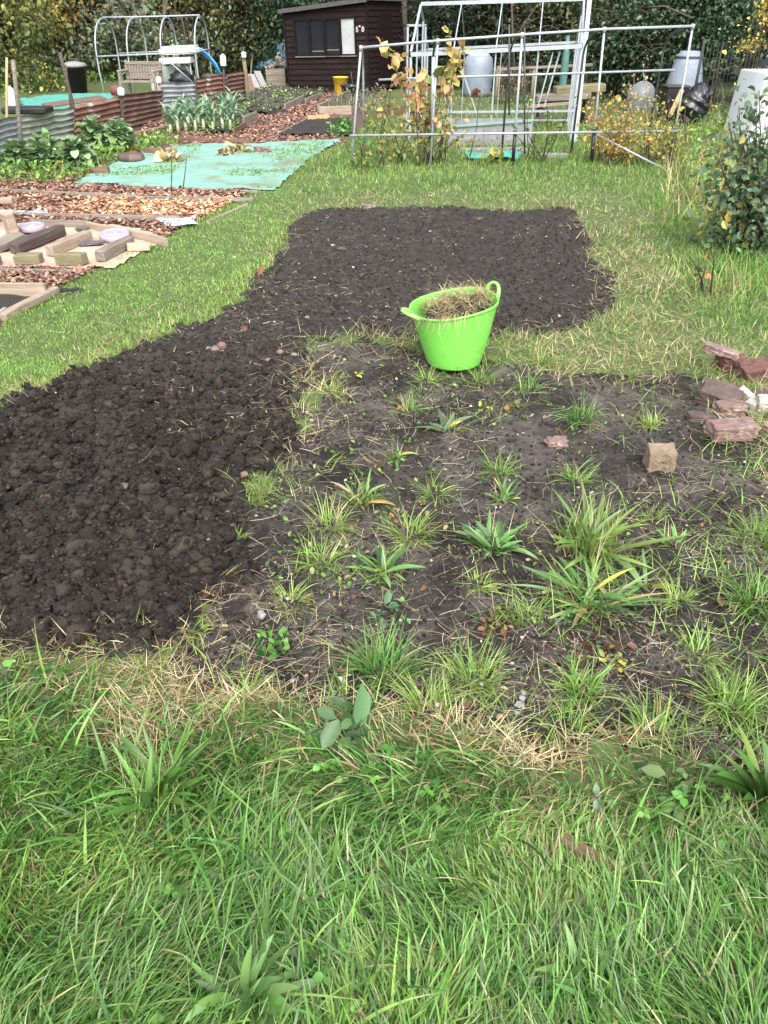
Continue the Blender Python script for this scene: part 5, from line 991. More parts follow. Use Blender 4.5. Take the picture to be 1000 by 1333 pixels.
T_ = [(530, 520, 30, 60, 'thin grass tuft below the left side of the green tub', GREEN), (688, 500, 27, 60, 'bright grass tuft right of the green tub', LUSH), (757, 535, 36, 100, 'dense bright green grass tuft behind the smooth pinkish stone', LUSH), (850, 540, 26, 45, 'pale yellow grass tuft behind the lump of sandstone', YEL),
      (652, 605, 27, 55, 'matted grass tuft below the yellow flowered weed', GREEN), (752, 612, 30, 60, 'flattened dark grass tuft behind the tallest weed', GREEN), (428, 672, 42, 80, 'pale sprawling grass tuft nearest the dug soil', YEL), (535, 682, 42, 90, 'wide yellow green grass tuft in the middle of bare soil', YEL),
      (415, 718, 40, 70, 'pale grass and clover tuft below the sprawling one by the dug soil', YEL), (335, 645, 25, 40, 'small bright tuft standing at the edge of the dug clods', LUSH), (378, 775, 34, 60, 'star shaped yellow green tuft above the small leafy weed', YEL), (255, 822, 30, 45, 'thin tuft rooted in the lower corner of the dug clods', YEL),
      (500, 858, 62, 190, 'largest bright green grass tuft near the front of the soil', LUSH), (620, 872, 50, 110, 'pale spreading tuft left of the white plastic scrap', YEL + GREEN), (757, 890, 42, 120, 'fresh pale green tuft near the front right of the soil', LUSH + YEL), (885, 772, 27, 60, 'small spiky tuft in front of the flat weed rosette', YEL),
      (625, 748, 26, 45, 'small straggly tuft below the broad plantain rosette', YEL), (565, 635, 27, 55, 'small yellow tuft between wilting dock and wide yellow tuft', YEL), (912, 838, 40, 70, 'straggling tuft at right with long runners', YEL + GREEN), (985, 775, 54, 100, 'tall green grass tuft at the right edge of the soil', LUSH),
      (990, 690, 48, 90, 'tall green tuft at the right edge just below the bricks', GREEN), (320, 885, 34, 60, 'thin upright tuft at the near edge of the dug clods', YEL), (560, 915, 52, 90, 'sprawling grass tuft across the front lip of the soil', YEL + GREEN), (955, 905, 52, 110, 'large sprawling tuft at the lower right corner of the soil', GREEN + YEL),
      (430, 498, 32, 55, 'mixed pale tuft left of the green tub by the clods', YEL), (852, 662, 28, 40, 'thin tuft under the lump of sandstone', GREEN), (705, 470, 26, 50, 'pale tuft growing at the right foot of the green tub', YEL), (938, 560, 30, 50, 'tuft of grass in front of the flat pink brick', YEL + GREEN), (925, 512, 26, 50, 'green tuft growing against the dark purple brick', LUSH),
      (556, 484, 24, 40, 'pale tuft at the left foot of the green tub', YEL), (628, 482, 26, 46, 'green tuft right under the front of the green tub', YEL + GREEN), (740, 940, 46, 70, 'long thin tuft leaning over the lower soil edge', GREEN), (850, 940, 46, 80, 'loose tuft above brown leaves at the soil front', YEL + GREEN), (690, 790, 30, 40, 'tiny dry tuft left of the sprawling weed', YEL), (450, 900, 40, 70, 'short matted tuft by the brown leaf at front', YEL + GREEN), (200, 880, 36, 50, 'pale tuft overhanging the near edge of the clods', YEL)]
for (a, b, px, n, lab, cl) in T_: tuft(a, b, px, n, lab, cl, up=.8 if n < 100 else .62)
herb(352, 830, 27, 60, 'small leafy green weed by the whitish scrap near the dug clods', LUSH, .026, .06)
herb(510, 790, 24, 30, 'small blue green leaved weed above the largest grass tuft', [(.09, .17, .08), (.07, .13, .06)], .026, .05)
herb(652, 800, 34, 55, 'weed with reddish brown and yellow leaves left of the sprawling weed', [(.16, .07, .045), (.10, .18, .05), (.24, .22, .07), (.28, .14, .10)], .026, .04)
herb(775, 832, 46, 60, 'dying weed with dark red brown leaves above the fresh pale tuft', [(.075, .03, .024), (.11, .045, .032), (.08, .12, .04), (.04, .022, .018)], .026, .05)
herb(635, 524, 14, 10, 'little weed with yellow leaves right below the green tub', [(.55, .42, .04), (.12, .2, .05)], .026, .03)
herb(676, 526, 22, 24, 'small weed with orange and blue green leaves right of the tub', [(.10, .18, .10), (.45, .26, .07), (.13, .2, .06)], .030, .04)
herb(395, 607, 18, 22, 'tiny blue green weed at the edge of the clods', [(.10, .16, .10), (.08, .13, .08)], .02, .02)
herb(740, 572, 22, 26, 'small creeping weed right of the smooth pinkish stone', [(.10, .18, .05), (.3, .26, .06)], .02, .02)
herb(505, 600, 16, 14, 'scrap of reddish leaves in the litter', [(.28, .10, .06), (.12, .16, .06)], .022, .02)
herb(508, 660, 14, 10, 'orange tinted seedling between two tufts', [(.40, .16, .08), (.14, .2, .07)], .024, .02)
herb(800, 850, 18, 16, 'yellow leaved weed right of the dark red one', [(.48, .42, .05), (.2, .22, .06)], .022, .05)
herb(447, 968, 30, 26, 'nettle with toothed grey green leaves in the near grass', [(.075, .14, .06), (.095, .17, .07)], .05, .13)
herb(880, 1040, 50, 60, 'patch of lobed buttercup leaves at the lower right', [(.09, .17, .05), (.12, .2, .06)], .04, .05)
herb(770, 1055, 20, 14, 'pale grey green seedling leaves in the brown thatch', [(.17, .24, .16)], .035, .05)
rosette(205, 1045, 90, 26, 'tall dandelion like weed with upright leaves in left near grass', .022, dz=.0, dry=0, up=(.0, .9), cols=[(.075, .17, .03), (.10, .21, .04), (.06, .14, .03)], grassy=70)
rosette(325, 1312, 88, 40, 'broad plantain clump at the bottom left of centre', .028, dz=.018, up=(.2, 1.35), curl=(.5, 1.4), prof='oval', cols=[(.085, .175, .042), (.11, .21, .055), (.06, .13, .032)], dry=0)
rosette(994, 1050, 84, 26, 'dark green dock clump with paler leaves at the right edge', .036, dz=.02, up=(.1, 1.1), dry=0, cols=[(.045, .11, .022), (.06, .135, .028), (.05, .12, .025), (.15, .24, .04)])
rosette(480, 1055, 34, 7, 'few flat broad leaves in the near grass under the nettle', .026, up=(1.0, 1.4))
rosette(760, 1290, 90, 14, 'half buried plantain leaves at bottom right in long grass', .024, up=(.3, 1.0))
# dry seed stems over the tallest clump
p = G(790, 690); n = 16; v, q, c = strips(Z3(n, .05), U(n, 0, 6.3), U(n, .14, .24), U(n, .002, .004), U(n, .0, .5), U(n, 0, .3), pal(n, [(.45, .36, .2), (.38, .28, .14)]), 5, wav=.05); o = from_np('seed_stems', v, q, M['straw'], c); o.location = p; tag(o, 'bunch of dry straw coloured grass stems beside the tallest weed clump', 'dry stems')
# dead leaves and scraps
def dleaf(u_, v_, L, col, label, name='dead_leaf', cat='leaf', n=1, m='straw', group=None, asp=.7):
    p = G(u_, v_); P = np.zeros((n, 3)); P[:, :2] = rng.normal(0, L * .3, (n, 2)) * (n > 1); P[:, 2] = U(n, .01, .03); v, q, c = leaves(P, L, pal(n, [col], jit=.15), up=1.5, asp=asp); o = from_np(name, v, q, M[m], c); o.location = p; tag(o, label, cat, group)
dleaf(450, 868, .05, (.17, .07, .045), 'round brown dead leaf beside the largest grass tuft')
dleaf(445, 876, .04, (.45, .43, .40), 'pale shrivelled leaf below the round brown leaf', n=2)
dleaf(803, 945, .05, (.42, .30, .24), 'pale pinkish dead leaf at the front right of the soil', n=2)
dleaf(820, 972, .045, (.12, .06, .045), 'curled brown dead leaf at the soil front on the right', n=2)
dleaf(943, 772, .05, (.20, .10, .07), 'brown dead leaf by the tall tuft at right', n=2)
dleaf(900, 890, .04, (.18, .08, .055), 'red brown dead leaf beside the loose tuft', n=2)
dleaf(855, 928, .05, (.16, .07, .05), 'small brown leaf near the soil front', n=2)
dleaf(345, 361, .075, (.52, .40, .27), 'pale tan dead leaf on the left border of the raked soil', n=2)
dleaf(337, 364, .06, (.24, .10, .06), 'red brown leaf beside the pale tan leaf', n=1)
dleaf(525, 520, .04, (.45, .12, .07), 'tiny orange red leaf under the tub', n=2)
dleaf(405, 542, .035, (.55, .52, .46), 'whitish leaf scrap at the edge of the clods', n=2)
dleaf(465, 478, .035, (.7, .5, .03), 'single yellow petal left of the tub', n=2)
dleaf(385, 1275, .05, (.12, .075, .05), 'brown leaf caught in the broad plantain clump', n=2)
dleaf(525, 1162, .08, (.15, .10, .06), 'brown shrivelled dock leaf in the near grass', n=2)
p = G(340, 797); o = lumps('paper_scrap', np.zeros((1, 3)), [.016], M['plastic_scrap'], 3, amp=.5, squash=.9, freq=2.4); o.location = p + Vector((0, 0, .02)); tag(o, 'crumpled whitish scrap of paper beside the dug clods', 'scrap')
p = G(680, 906); o = lumps('plastic_scrap', np.array([[-.018, -.035, .012], [-.006, -.008, .014], [.006, .018, .014], [.012, .04, .012]]), [.011, .013, .010, .008], M['plastic_scrap'], 3, amp=.75, squash=.5, freq=2.2); o.location = p; tag(o, 'torn white plastic strip on the soil near the front', 'scrap')
blk(760, 1122, (.13, .03, .03), -.7, 'wood_brown', 'short piece of dark stick lying in the near grass', 'stick', name='stick', seed=60, amp=.2)
# ================================================================== CULTIVATED PLANTS
def leek(u_, v_, hpx, label):
    p = G(u_, v_); s = scale_at(p.y); L = hpx * s; g = thing('leek', p, label, 'leek', 'leeks in the bed by the corrugated fence', rz=random.uniform(0, 6))
    MB().tube([(0, 0, -.02), (.005, 0, L * .25), (.01, 0, L * .42)], [.026, .024, .02], 8).build('stem', M['leek_stem'], g)
    n = 11; c = pal(n, [(.20, .32, .20), (.26, .38, .25), (.15, .26, .15)], jit=.15); az = np.repeat([0, PI], n)[:n * 2][::2][:n] + rng.normal(0, .5, n) + (np.arange(n) % 2) * PI
    b = np.zeros((n, 3)); b[:, 2] = L * np.linspace(.25, .42, n); v, q, cc = strips(b, az, L * U(n, .7, 1.05), .05 * U(n, .8, 1.2), U(n, .05, .5), U(n, 1.0, 2.6), c, 9, 'grass', fold=.4, twist=.2, wav=.04); from_np('leek_leaves', v, q, M['gloss_leaf'], cc, parent=g, smooth=True)
mk('leek_stem', (.55, .60, .42), .5, (.42, .50, .30), 5)
LK = ['at the left end of the front row', 'second from left in the front row', 'third from left in the front row', 'in the middle of the front row, tallest', 'fourth from right in the front row', 'third from right in the front row, drooping', 'second from right in the front row', 'at the right end of the front row']
for i in range(8): leek(222 + i * 11.5 + random.uniform(-2, 2), 175 - i * .6, 36 + (6 if i == 3 else 0), 'blue green leek ' + LK[i])
LB = ['at the left end of the middle row', 'left of centre in the middle row', 'at centre of the middle row', 'right of centre in the middle row', 'second from right in the middle row', 'at the right end of the middle row']
for i in range(6): leek(230 + i * 15 + random.uniform(-2, 2), 166 - i * 1.4, 36, 'pale green leek ' + LB[i])
LC = ['left of the back row by the grey panel', 'second in the back row by the grey panel', 'in the back row below the patchy rusty panel', 'right of the back row, upright and tall', 'last of the back row beside the grey board']
for i in range(5): leek(240 + i * 17, 158 - i * 2, 35, 'grey green leek ' + LC[i])
def brassica(u_, v_, wpx, hpx, label):
    p = G(u_, v_); s = scale_at(p.y); g = thing('brussels_sprout_plant', p, label, 'sprout plant'); R = wpx * s / 2; Hh = hpx * s * .68; k = max(1, int(wpx / 40)); n = 0
    for j in range(k): x = (j - (k - 1) / 2) * R * .8; MB().tube([(x, 0, -.02), (x + .02, 0, Hh * .5), (x, .02, Hh * .8)], [.025, .022, .012], 8).build('stem', M['leek_stem'], g)
    parts = []
    for j in range(k):
        x = (j - (k - 1) / 2) * R * .85; n = 170; t = np.sort(U(n, .05, 1)) ; b = np.stack([x + rng.normal(0, .02, n), rng.normal(0, .03, n), Hh * .82 * t], 1)
        L = np.minimum(R / k ** .6, .46) * (1.0 - .45 * t) * U(n, .6, 1.2); c = pal(n, [(.15, .26, .10), (.20, .32, .15), (.27, .39, .21), (.11, .20, .08)], jit=.25); yl = (t < .22) & (rng.uniform(0, 1, n) < .45); c = np.where(yl[:, None], pal(n, [(.42, .34, .06), (.36, .22, .06)]), c)
        parts.append(strips(b, np.arange(n) * 2.4, L, L * .5, .45 + .8 * (1 - t) + rng.normal(0, .25, n), U(n, .5, 1.5), c, 8, 'paddle', fold=.25, twist=.5, wav=.05))
        parts.append(strips(b + [0, 0, .004], np.arange(n) * 2.4, L * .8, .012, .25 + .95 * (1 - t), .5, [(.22, .30, .17)], 6))
    v, q, c = join(*parts); from_np('leaves', v, q, M['gloss_leaf'], c, parent=g, smooth=True)
brassica(142, 200, 80, 58, 'large bushy sprout plant before the rusty panel, nearest the teal sheet')
brassica(84, 220, 92, 52, 'wide sprout plant in the middle before the pale green panel')
brassica(28, 224, 56, 54, 'smaller paler sprout plant at the left edge')
# low growth under the sprouts and on the bare verge
def lowgrowth(name, label, P4, n, size, cols, hgt, cat='undergrowth'):
    Pp = poly(*P4); lo, hi = Pp.min(0), Pp.max(0); xx, yy = U(n * 3, lo[0], hi[0]), U(n * 3, lo[1], hi[1]); k = sd(Pp, xx, yy) < 0; xx, yy = xx[k][:n], yy[k][:n]; n = len(xx)
    zz = terrain(xx, yy) + hgt * U(n, 0.05, 1) * (.35 + .9 * vn(xx * 2.2, yy * 2.2, 91)); v, q, c = leaves(np.stack([xx, yy, zz], 1), size, pal(n, cols, jit=.25), up=.8)
    k = n // 4; st = strips(np.stack([xx[:k], yy[:k], terrain(xx[:k], yy[:k])], 1), U(k, 0, 6.3), hgt * U(k, .5, 1.4), U(k, .005, .010), U(k, 0, .9), U(k, 0, 1.0), pal(k, GREEN + STRAW), 4, wav=.1); v, q, c = join((v, q, c), st)
    tag(from_np(name, v, q, M['leaf'], c), label, cat, kind='stuff')
lowgrowth('verge_weeds', 'low green weeds below the sprout plants at the left', [(-60, 245), (-60, 205), (60, 200), (185, 180), (215, 176), (235, 188), (170, 202), (125, 226), (100, 240)], 2600, .06, GREEN + YEL + [(.06, .10, .03)], .16)
lowgrowth('flowering_weeds', 'low weeds with pale flower heads in the bed before the shed', [(322, 150), (350, 152), (398, 130), (430, 121), (400, 114), (345, 114), (322, 120)], 1700, .055, GREEN + [(.14, .14, .08), (.55, .52, .46), (.09, .08, .05)], .14)
lowgrowth('tangled_weeds', 'rough tangle of grass and bramble leaves before the white bin', [(885, 215), (905, 178), (930, 160), (1000, 165), (1080, 190), (1100, 290), (1000, 330), (950, 320), (890, 250)], 7000, .05, GREEN + YEL + [(.20, .16, .08), (.30, .24, .14)], .38)
lowgrowth('cage_weeds', 'rough weeds and dead stems under the far half of the fruit cage', [(640, 205), (560, 200), (480, 190), (470, 150), (540, 125), (700, 135), (860, 130), (900, 170), (890, 210), (760, 212)], 3000, .045, GREEN + [(.20, .16, .08), (.30, .24, .14), (.14, .11, .06)], .22)
lowgrowth('meadow_grass', 'grass and brambles in the clearing beyond the corrugated fence', [(-100, 150), (20, 128), (100, 112), (160, 106), (300, 104), (330, 95), (200, 88), (-100, 92)], 3600, .10, GREEN + GREEN + [(.10, .10, .05)], .30)
lowgrowth('leek_bed_weeds', 'low grass and weeds between the leeks', [(222, 176), (214, 160), (235, 150), (318, 138), (326, 152), (302, 177)], 900, .05, YEL + GREEN, .12)
lowgrowth('bed_seedlings', 'small green plants in the right corner of the small dark bed', [(428, 178), (430, 168), (442, 163), (456, 163), (458, 178)], 160, .07, LUSH, .16)
lowgrowth('raised_bed_weeds', 'grey leaved herb filling the raised bed beside the shed', [(420, 150), (452, 130), (500, 130), (520, 150)], 900, .05, [(.16, .15, .12), (.10, .11, .07), (.22, .2, .17)], .34)
# ------------------------------------------------------------------ canes and shrubs
def canes(name, u_, v_, tops, leafz, size, cols, label, cat='shrub', stemc='dark_twig', n_leaf=120, sr=.007, spread=.06, m='leaf', depth=.25, cl=.05):
    p = G(u_, v_); g = thing(name, p, label, cat); P = []
    b = MB()
    for (tu, tv) in tops:
        dY = random.uniform(-depth, depth); q = A(tu, tv, p.y + dY) - p; o = Vector((random.uniform(-1, 1) * spread, random.uniform(-1, 1) * spread, -.03)); mid = o.lerp(q, .5) + Vector((random.uniform(-.04, .04), random.uniform(-.04, .04), 0)); b.tube([o, o.lerp(mid, .5), mid, mid.lerp(q, .5) + Vector((random.uniform(-.02, .02), 0, 0)), q], [sr, sr * .9, sr * .75, sr * .6, sr * .35], 6)
        k = max(3, n_leaf // len(tops))
        for _ in range(k):
            t = random.uniform(*leafz); c = o.lerp(mid, t * 2) if t < .5 else mid.lerp(q, t * 2 - 1); P.append((c.x + random.gauss(0, cl), c.y + random.gauss(0, cl), max(c.z + random.gauss(0, cl * .6), .01)))
    b.build('stems', M[stemc], g); 
    if n_leaf: v, q, c = leaves(np.array(P), size, pal(len(P), cols, jit=.2), up=.4, asp=.8); from_np('leaves', v, q, M[m], c, parent=g)
PEACH = [(.52, .33, .16), (.46, .36, .15), (.36, .34, .11), (.56, .30, .20)]; OLIVE = [(.24, .25, .08), (.32, .30, .10), (.14, .17, .05), (.38, .33, .13)]
canes('raspberry_cane', 562, 212, [(497, 48), (520, 75), (548, 100)], (.40, 1), .105, PEACH, 'tall leaning raspberry cane with peach coloured dying leaves at left of the cage', n_leaf=120, depth=.05, cl=.04)
canes('raspberry_cane', 575, 212, [(585, 33), (600, 60), (560, 120)], (.55, 1), .105, PEACH[:3] + [(.42, .36, .10)], 'upright raspberry cane with yellow leaf clusters rising above the cage rail', n_leaf=100, depth=.05, cl=.04)
canes('raspberry_cane', 614, 210, [(625, 118)], (.97, 1.0), .13, [(.24, .09, .06)], 'bare red brown cane topped by one curled brown leaf', n_leaf=3, cl=.012)
canes('raspberry_bush', 520, 212, [(490, 120), (510, 105), (535, 140), (480, 150), (555, 130), (500, 150), (470, 135), (560, 165)], (.25, 1), .07, OLIVE, 'yellow green raspberry bush at the left corner of the cage', n_leaf=220, spread=.25, cl=.08)
canes('raspberry_bush', 555, 215, [(540, 110), (560, 100), (590, 130), (575, 95), (600, 150), (545, 150), (610, 170), (570, 140), (585, 160)], (.4, .95), .075, PEACH + OLIVE, 'brown stemmed raspberry thicket in the middle left of the cage', n_leaf=120, spread=.18, cl=.06)
canes('leafy_weed', 470, 220, [(462, 165), (478, 175), (450, 190), (490, 180), (505, 185)], (.2, 1), .045, GREEN + OLIVE, 'green weeds round the foot of the left cage post', n_leaf=130, spread=.2, cl=.07)
canes('strawberry_plant', 640, 214, [(628, 200), (640, 192), (650, 202)], (.4, 1), .09, [(.34, .32, .07), (.24, .28, .06)], 'yellow leaved strawberry plant beside the teal netting', n_leaf=22, cl=.05)
canes('gooseberry_bush', 700, 212, [(675, 140), (690, 130), (705, 150), (720, 140), (730, 165), (668, 170), (740, 150), (712, 120), (700, 165)], (.4, 1), .05, [(.10, .16, .06), (.16, .20, .08), (.05, .03, .03)], 'nearly bare gooseberry bush with dark stems near the cage middle', n_leaf=44, spread=.14, cl=.05)
canes('currant_bush', 812, 214, [(a, b) for a in range(765, 850, 11) for b in (122, 145, 168)], (.25, 1), .040, [(.52, .36, .09), (.46, .25, .07), (.58, .46, .13), (.30, .25, .08), (.42, .34, .11), (.20, .19, .07)], 'golden yellow leaved currant bush inside the cage, left half', n_leaf=1150, spread=.36, cl=.09, stemc='twig', depth=.4)
canes('currant_bush', 862, 212, [(a, b) for a in range(838, 900, 11) for b in (135, 158, 178)], (.25, 1), .038, [(.40, .36, .10), (.50, .42, .12), (.26, .26, .08), (.16, .19, .06)], 'yellow green currant bush at the right end post of the cage', n_leaf=700, spread=.3, cl=.09, stemc='twig', depth=.4)
canes('dry_grass_clump', 835, 205, [(825, 95), (838, 82), (842, 100), (815, 110), (850, 112)], (.75, 1), .03, [(.45, .38, .26)], 'tall pale dry seed stems before the grey dome', n_leaf=70, stemc='wood_pale', sr=.004, cl=.03)
canes('bramble_bush', 985, 330, [(960, 150), (985, 140), (1010, 130), (950, 190), (970, 215), (1030, 170), (1000, 180), (935, 205), (1040, 220), (955, 250), (990, 230), (975, 175), (1010, 250), (940, 280), (925, 300), (955, 170), (965, 200), (945, 230), (1005, 210), (980, 270), (960, 290), (1000, 290), (1025, 130), (1040, 160), (962, 138), (988, 118), (1012, 112), (948, 160)], (.2, 1), .052, [(.085, .15, .085), (.065, .12, .06), (.12, .19, .09), (.10, .17, .11), (.085, .15, .085), (.06, .11, .06), (.085, .15, .08), (.16, .18, .07), (.30, .25, .06)], 'dark stemmed rose bush with grey green leaves at the right edge', n_leaf=2000, spread=.18, cl=.13, sr=.010, depth=.25, m='gloss_leaf')
canes('bramble_sprig', 930, 385, [(895, 330), (925, 322), (918, 345)], (.6, 1), .05, [(.20, .2, .07), (.48, .18, .09), (.12, .16, .06)], 'low thorny sprig with one orange leaf left of the rose bush', n_leaf=14, cl=.03)
canes('rose_seedling', 348, 205, [], (0, 1), .05, GREEN, 'x', n_leaf=0) if False else None
n = 260; xx, yy = G0(965, 385); P = np.stack([xx + rng.normal(0, .22, n), yy + rng.normal(.15, .18, n), np.zeros(n)], 1); P[:, 2] = terrain(P[:, 0], P[:, 1])
v, q, c = strips(P, U(n, 0, 6.3), U(n, .12, .38), U(n, .003, .006), U(n, .1, 1.2), U(n, .2, 1.3), pal(n, STRAW[:2] + GREEN), 5, wav=.15); tag(from_np('dry_grass', v, q, M['straw'], c), 'bleached dry grass at the foot of the rose bush', 'dry grass', kind='stuff')
n = 620; uu, vv = U(n, 860, 975), U(n, 205, 300); g0 = np.array([G0(a, b) for a, b in zip(uu, vv)]); P = np.stack([g0[:, 0], g0[:, 1], terrain(g0[:, 0], g0[:, 1])], 1)
v, q, c = strips(P, U(n, 0, 6.3), U(n, .15, .50), U(n, .004, .009), np.abs(rng.normal(.25, .25, n)), U(n, .1, 1.1), pal(n, STRAW + YEL + [(.30, .22, .13)]), 5, wav=.12); tag(from_np('tall_dry_weeds', v, q, M['straw'], c), 'tall dry stalks and weeds between the cage and the rose bush', 'dry weeds', kind='stuff')
# ================================================================== TREES AND HEDGE
def tree(name, label, px, Yt, W, Hc, z0, cols, n, size, trunk=.12, depth=1.6, p=None, clump=.32, nclump=60, m='leaf', cat='tree', bare=0, under=.35, twigs=0, front=None):
    """trunk and limbs in bark, crown of leaf clumps through an uneven ellipsoid; front = share of leaves on the side the plots face"""
    x0 = A(px, 80, Yt).x; g = thing(name, (x0, Yt, 0), label, cat); b = MB(); zc = (z0 + Hc) / 2
    b.tube([(0, .3, -.2), (random.uniform(-.1, .1), .3, Hc * .2), (random.uniform(-.25, .25), .3, Hc * .45), (random.uniform(-.4, .4), .3, Hc * .8)], [trunk, trunk * .85, trunk * .6, trunk * .2], 10)
    K = []
    while len(K) < nclump:
        q = np.array([random.uniform(-1, 1), random.uniform(-1, 1), random.uniform(-1, 1)]); r = np.linalg.norm(q)
        if r > 1: continue
        q = q * (.55 + .45 * r) / max(r, .05) * r ** .4 if r > .05 else q
        pt = np.array([q[0] * W / 2, q[1] * depth, zc + q[2] * (Hc - z0) / 2]); K.append(pt)
    low = [k for k in range(int(nclump * under * 2.2))]
    for _ in low: K.append(np.array([random.uniform(-1, 1) * W * .52, -depth * random.uniform(.0, .85), random.uniform(max(z0, .15), 2.7)]))
    K = np.array(K)
    for k in random.sample(range(len(K)), min(26, len(K))):
        c = K[k]; s = Vector((0, .3, min(max(c[2] * .45, .2), Hc * .6))); mid = s.lerp(Vector(c), .5) + Vector((random.uniform(-.2, .2), 0, random.uniform(.0, .3))); b.tube([s, mid, Vector(c)], [trunk * .35, trunk * .2, .012], 6)
    for _ in range(twigs):
        s = Vector((random.uniform(-W / 2, W / 2), random.uniform(-depth, 0), random.uniform(.8, 2.6))); d = Vector((random.uniform(-1.2, 1.2), random.uniform(-.3, .1), random.uniform(-.25, .55))); b.tube([s, s + d * .5 + Vector((0, 0, .1)), s + d + Vector((0, 0, -.05))], [.012, .009, .004], 5)
    b.build('trunk', M['bark'], g)
    wgt = np.where(K[:, 2] < 3.2, 2.4, .7); wgt /= wgt.sum(); i = rng.choice(len(K), n, p=wgt); cs = clump * np.exp(rng.normal(0, .3, len(K)))
    P = K[i] + rng.normal(0, 1, (n, 3)) * cs[i][:, None] * [1, 1, .7]; P[:, 2] = np.maximum(P[:, 2], .05); tone = np.exp(rng.normal(0, .28, len(K)))[i]; pc = rng.choice(len(cols), len(K), p=p)[i]
    alt = rng.uniform(0, 1, n) < .35; ci = np.where(alt, rng.choice(len(cols), n, p=p), pc); c = np.array(cols)[ci] * np.exp(rng.normal(0, .2, (n, 1))) * tone[:, None]
    sz = np.where(P[:, 2] > 3.2, size * 1.8, size); v, q, c = leaves(P, sz, np.clip(c, .002, .8), up=.3, asp=.75); from_np('crown', v, q, M[m], c, parent=g)
DK = [(.016, .034, .017), (.024, .048, .023), (.010, .020, .012), (.038, .068, .032)]
IVY = [(.035, .07, .032), (.05, .10, .045), (.022, .045, .022), (.07, .125, .06)]
G_ = 'trees and shrubs along the back of the plots'
tree('hazel_shrub', 'yellow green leafy shrub tree at the far left, nearest of the trees', 2, 22.3, 3.0, 4.6, .25, [(.15, .175, .045), (.21, .23, .065), (.10, .125, .04), (.07, .085, .04), (.27, .27, .085)], 6500, .10, .09, 1.0, under=.7)
tree('tree', 'tree with golden brown autumn leaves right of the yellow green shrub', 78, 25.6, 1.7, 6, 1.3, [(.26, .17, .045), (.28, .17, .045), (.15, .10, .03), (.20, .18, .05)], 3200, .10, .12, .9, under=.4)
tree('tree', 'dark shaded evergreen between the golden tree and the brambles', 120, 28.0, 3.2, 7, .3, DK, 3600, .12, .15, 1.2)
tree('bramble_thicket', 'grey green bramble thicket behind the hooped frame', 170, 26.2, 3.9, 1.8, .1, [(.20, .27, .16), (.27, .33, .21), (.13, .18, .10), (.20, .19, .13), (.10, .09, .06)], 3600, .12, .03, .8, clump=.24, under=.1, cat='shrub')
tree('bramble_thicket', 'smaller bramble thicket behind the white table', 250, 26.0, 2.8, 1.5, .1, [(.15, .21, .11), (.21, .28, .15), (.08, .12, .06), (.14, .12, .08)], 2200, .11, .03, .8, clump=.22, under=.1, cat='shrub')
tree('bare_tree', 'grey twiggy nearly leafless tree above the brambles', 190, 28.2, 5.5, 6.5, 1.7, [(.10, .11, .06), (.14, .12, .07), (.06, .07, .04)], 2000, .09, .16, 1.0, under=.3, twigs=150)
tree('tree', 'dark tree behind the hooped frame ridge with few pale leaves', 245, 29, 4.2, 7, .3, DK + [(.08, .11, .04)], 4600, .12, .18, 1.3)
tree('tree', 'dark tree flecked with yellow leaves between hooped frame and shed', 318, 26.3, 3.0, 6, .25, [(.03, .035, .014), (.06, .062, .02), (.18, .15, .03), (.28, .24, .055), (.018, .024, .012)], 5200, .10, .14, 1.1, p=[.26, .24, .2, .12, .18], under=.6)
tree('holly_tree', 'dark green evergreen rising behind the left corner of the shed', 374, 25.6, 1.9, 5.5, .2, [(.028, .07, .038), (.045, .10, .055), (.018, .042, .026)], 3600, .09, .10, .9, under=.6)
tree('tree', 'mid green tree leaning over the shed roof', 455, 27.2, 4.4, 6.5, 1.2, [(.06, .10, .04), (.09, .14, .06), (.035, .06, .03), (.16, .17, .07)], 4600, .10, .16, 1.2, under=.4)
tree('ivy_tree', 'very dark ivy covered tree right of the shed', 555, 24.5, 3.6, 6.5, .15, DK, 8000, .085, .18, 1.2, twigs=45, under=.7)
tree('ivy_tree', 'very dark ivy covered tree behind the middle of the greenhouse frame', 640, 23.4, 3.4, 6.5, .15, DK, 8000, .085, .18, 1.2, twigs=45, under=.7)
tree('tree', 'brown stemmed tree with olive and yellow leaves behind the greenhouse frame corner', 722, 22.2, 3.2, 6, .2, [(.045, .06, .025), (.08, .10, .035), (.026, .036, .018), (.20, .15, .04), (.06, .05, .03)], 4600, .09, .14, 1.1, p=[.3, .25, .25, .08, .12], under=.6, twigs=60)
tree('ivy_tree', 'glossy dark green ivy tree left of the grey compost bin', 805, 20.6, 3.2, 6, .15, IVY + [(.16, .13, .05)], 9500, .075, .16, 1.1, m='gloss_leaf', twigs=45, under=.7)
tree('ivy_tree', 'glossy dark green ivy tree overhanging the grey compost bin', 890, 18.6, 2.9, 5.5, .75, IVY, 9500, .07, .16, 1.0, m='gloss_leaf', twigs=45, under=.5)
tree('ivy_tree', 'dark ivy tree over the wire fence at the right edge', 985, 18.4, 3.0, 5.5, .9, IVY[:3], 8000, .07, .16, 1.0, m='gloss_leaf', twigs=45, under=.5)
tree('tree', 'dark leafy tree standing beyond the right edge', 1130, 18.5, 3.6, 6, .2, DK, 3000, .10, .16, 1.2)
tree('hazel_shrub', 'small shrub with bright yellow leaves above the white bin', 985, 15.6, .95, 1.75, 1.05, [(.38, .29, .06), (.46, .36, .09), (.22, .19, .05)], 420, .06, .03, .35, clump=.12, nclump=16, under=0, cat='shrub')
tree('tree', 'leafy tree standing beyond the left edge', -110, 22, 4.0, 6, .2, [(.10, .11, .04), (.06, .08, .03)], 3200, .12, .16, 1.4)
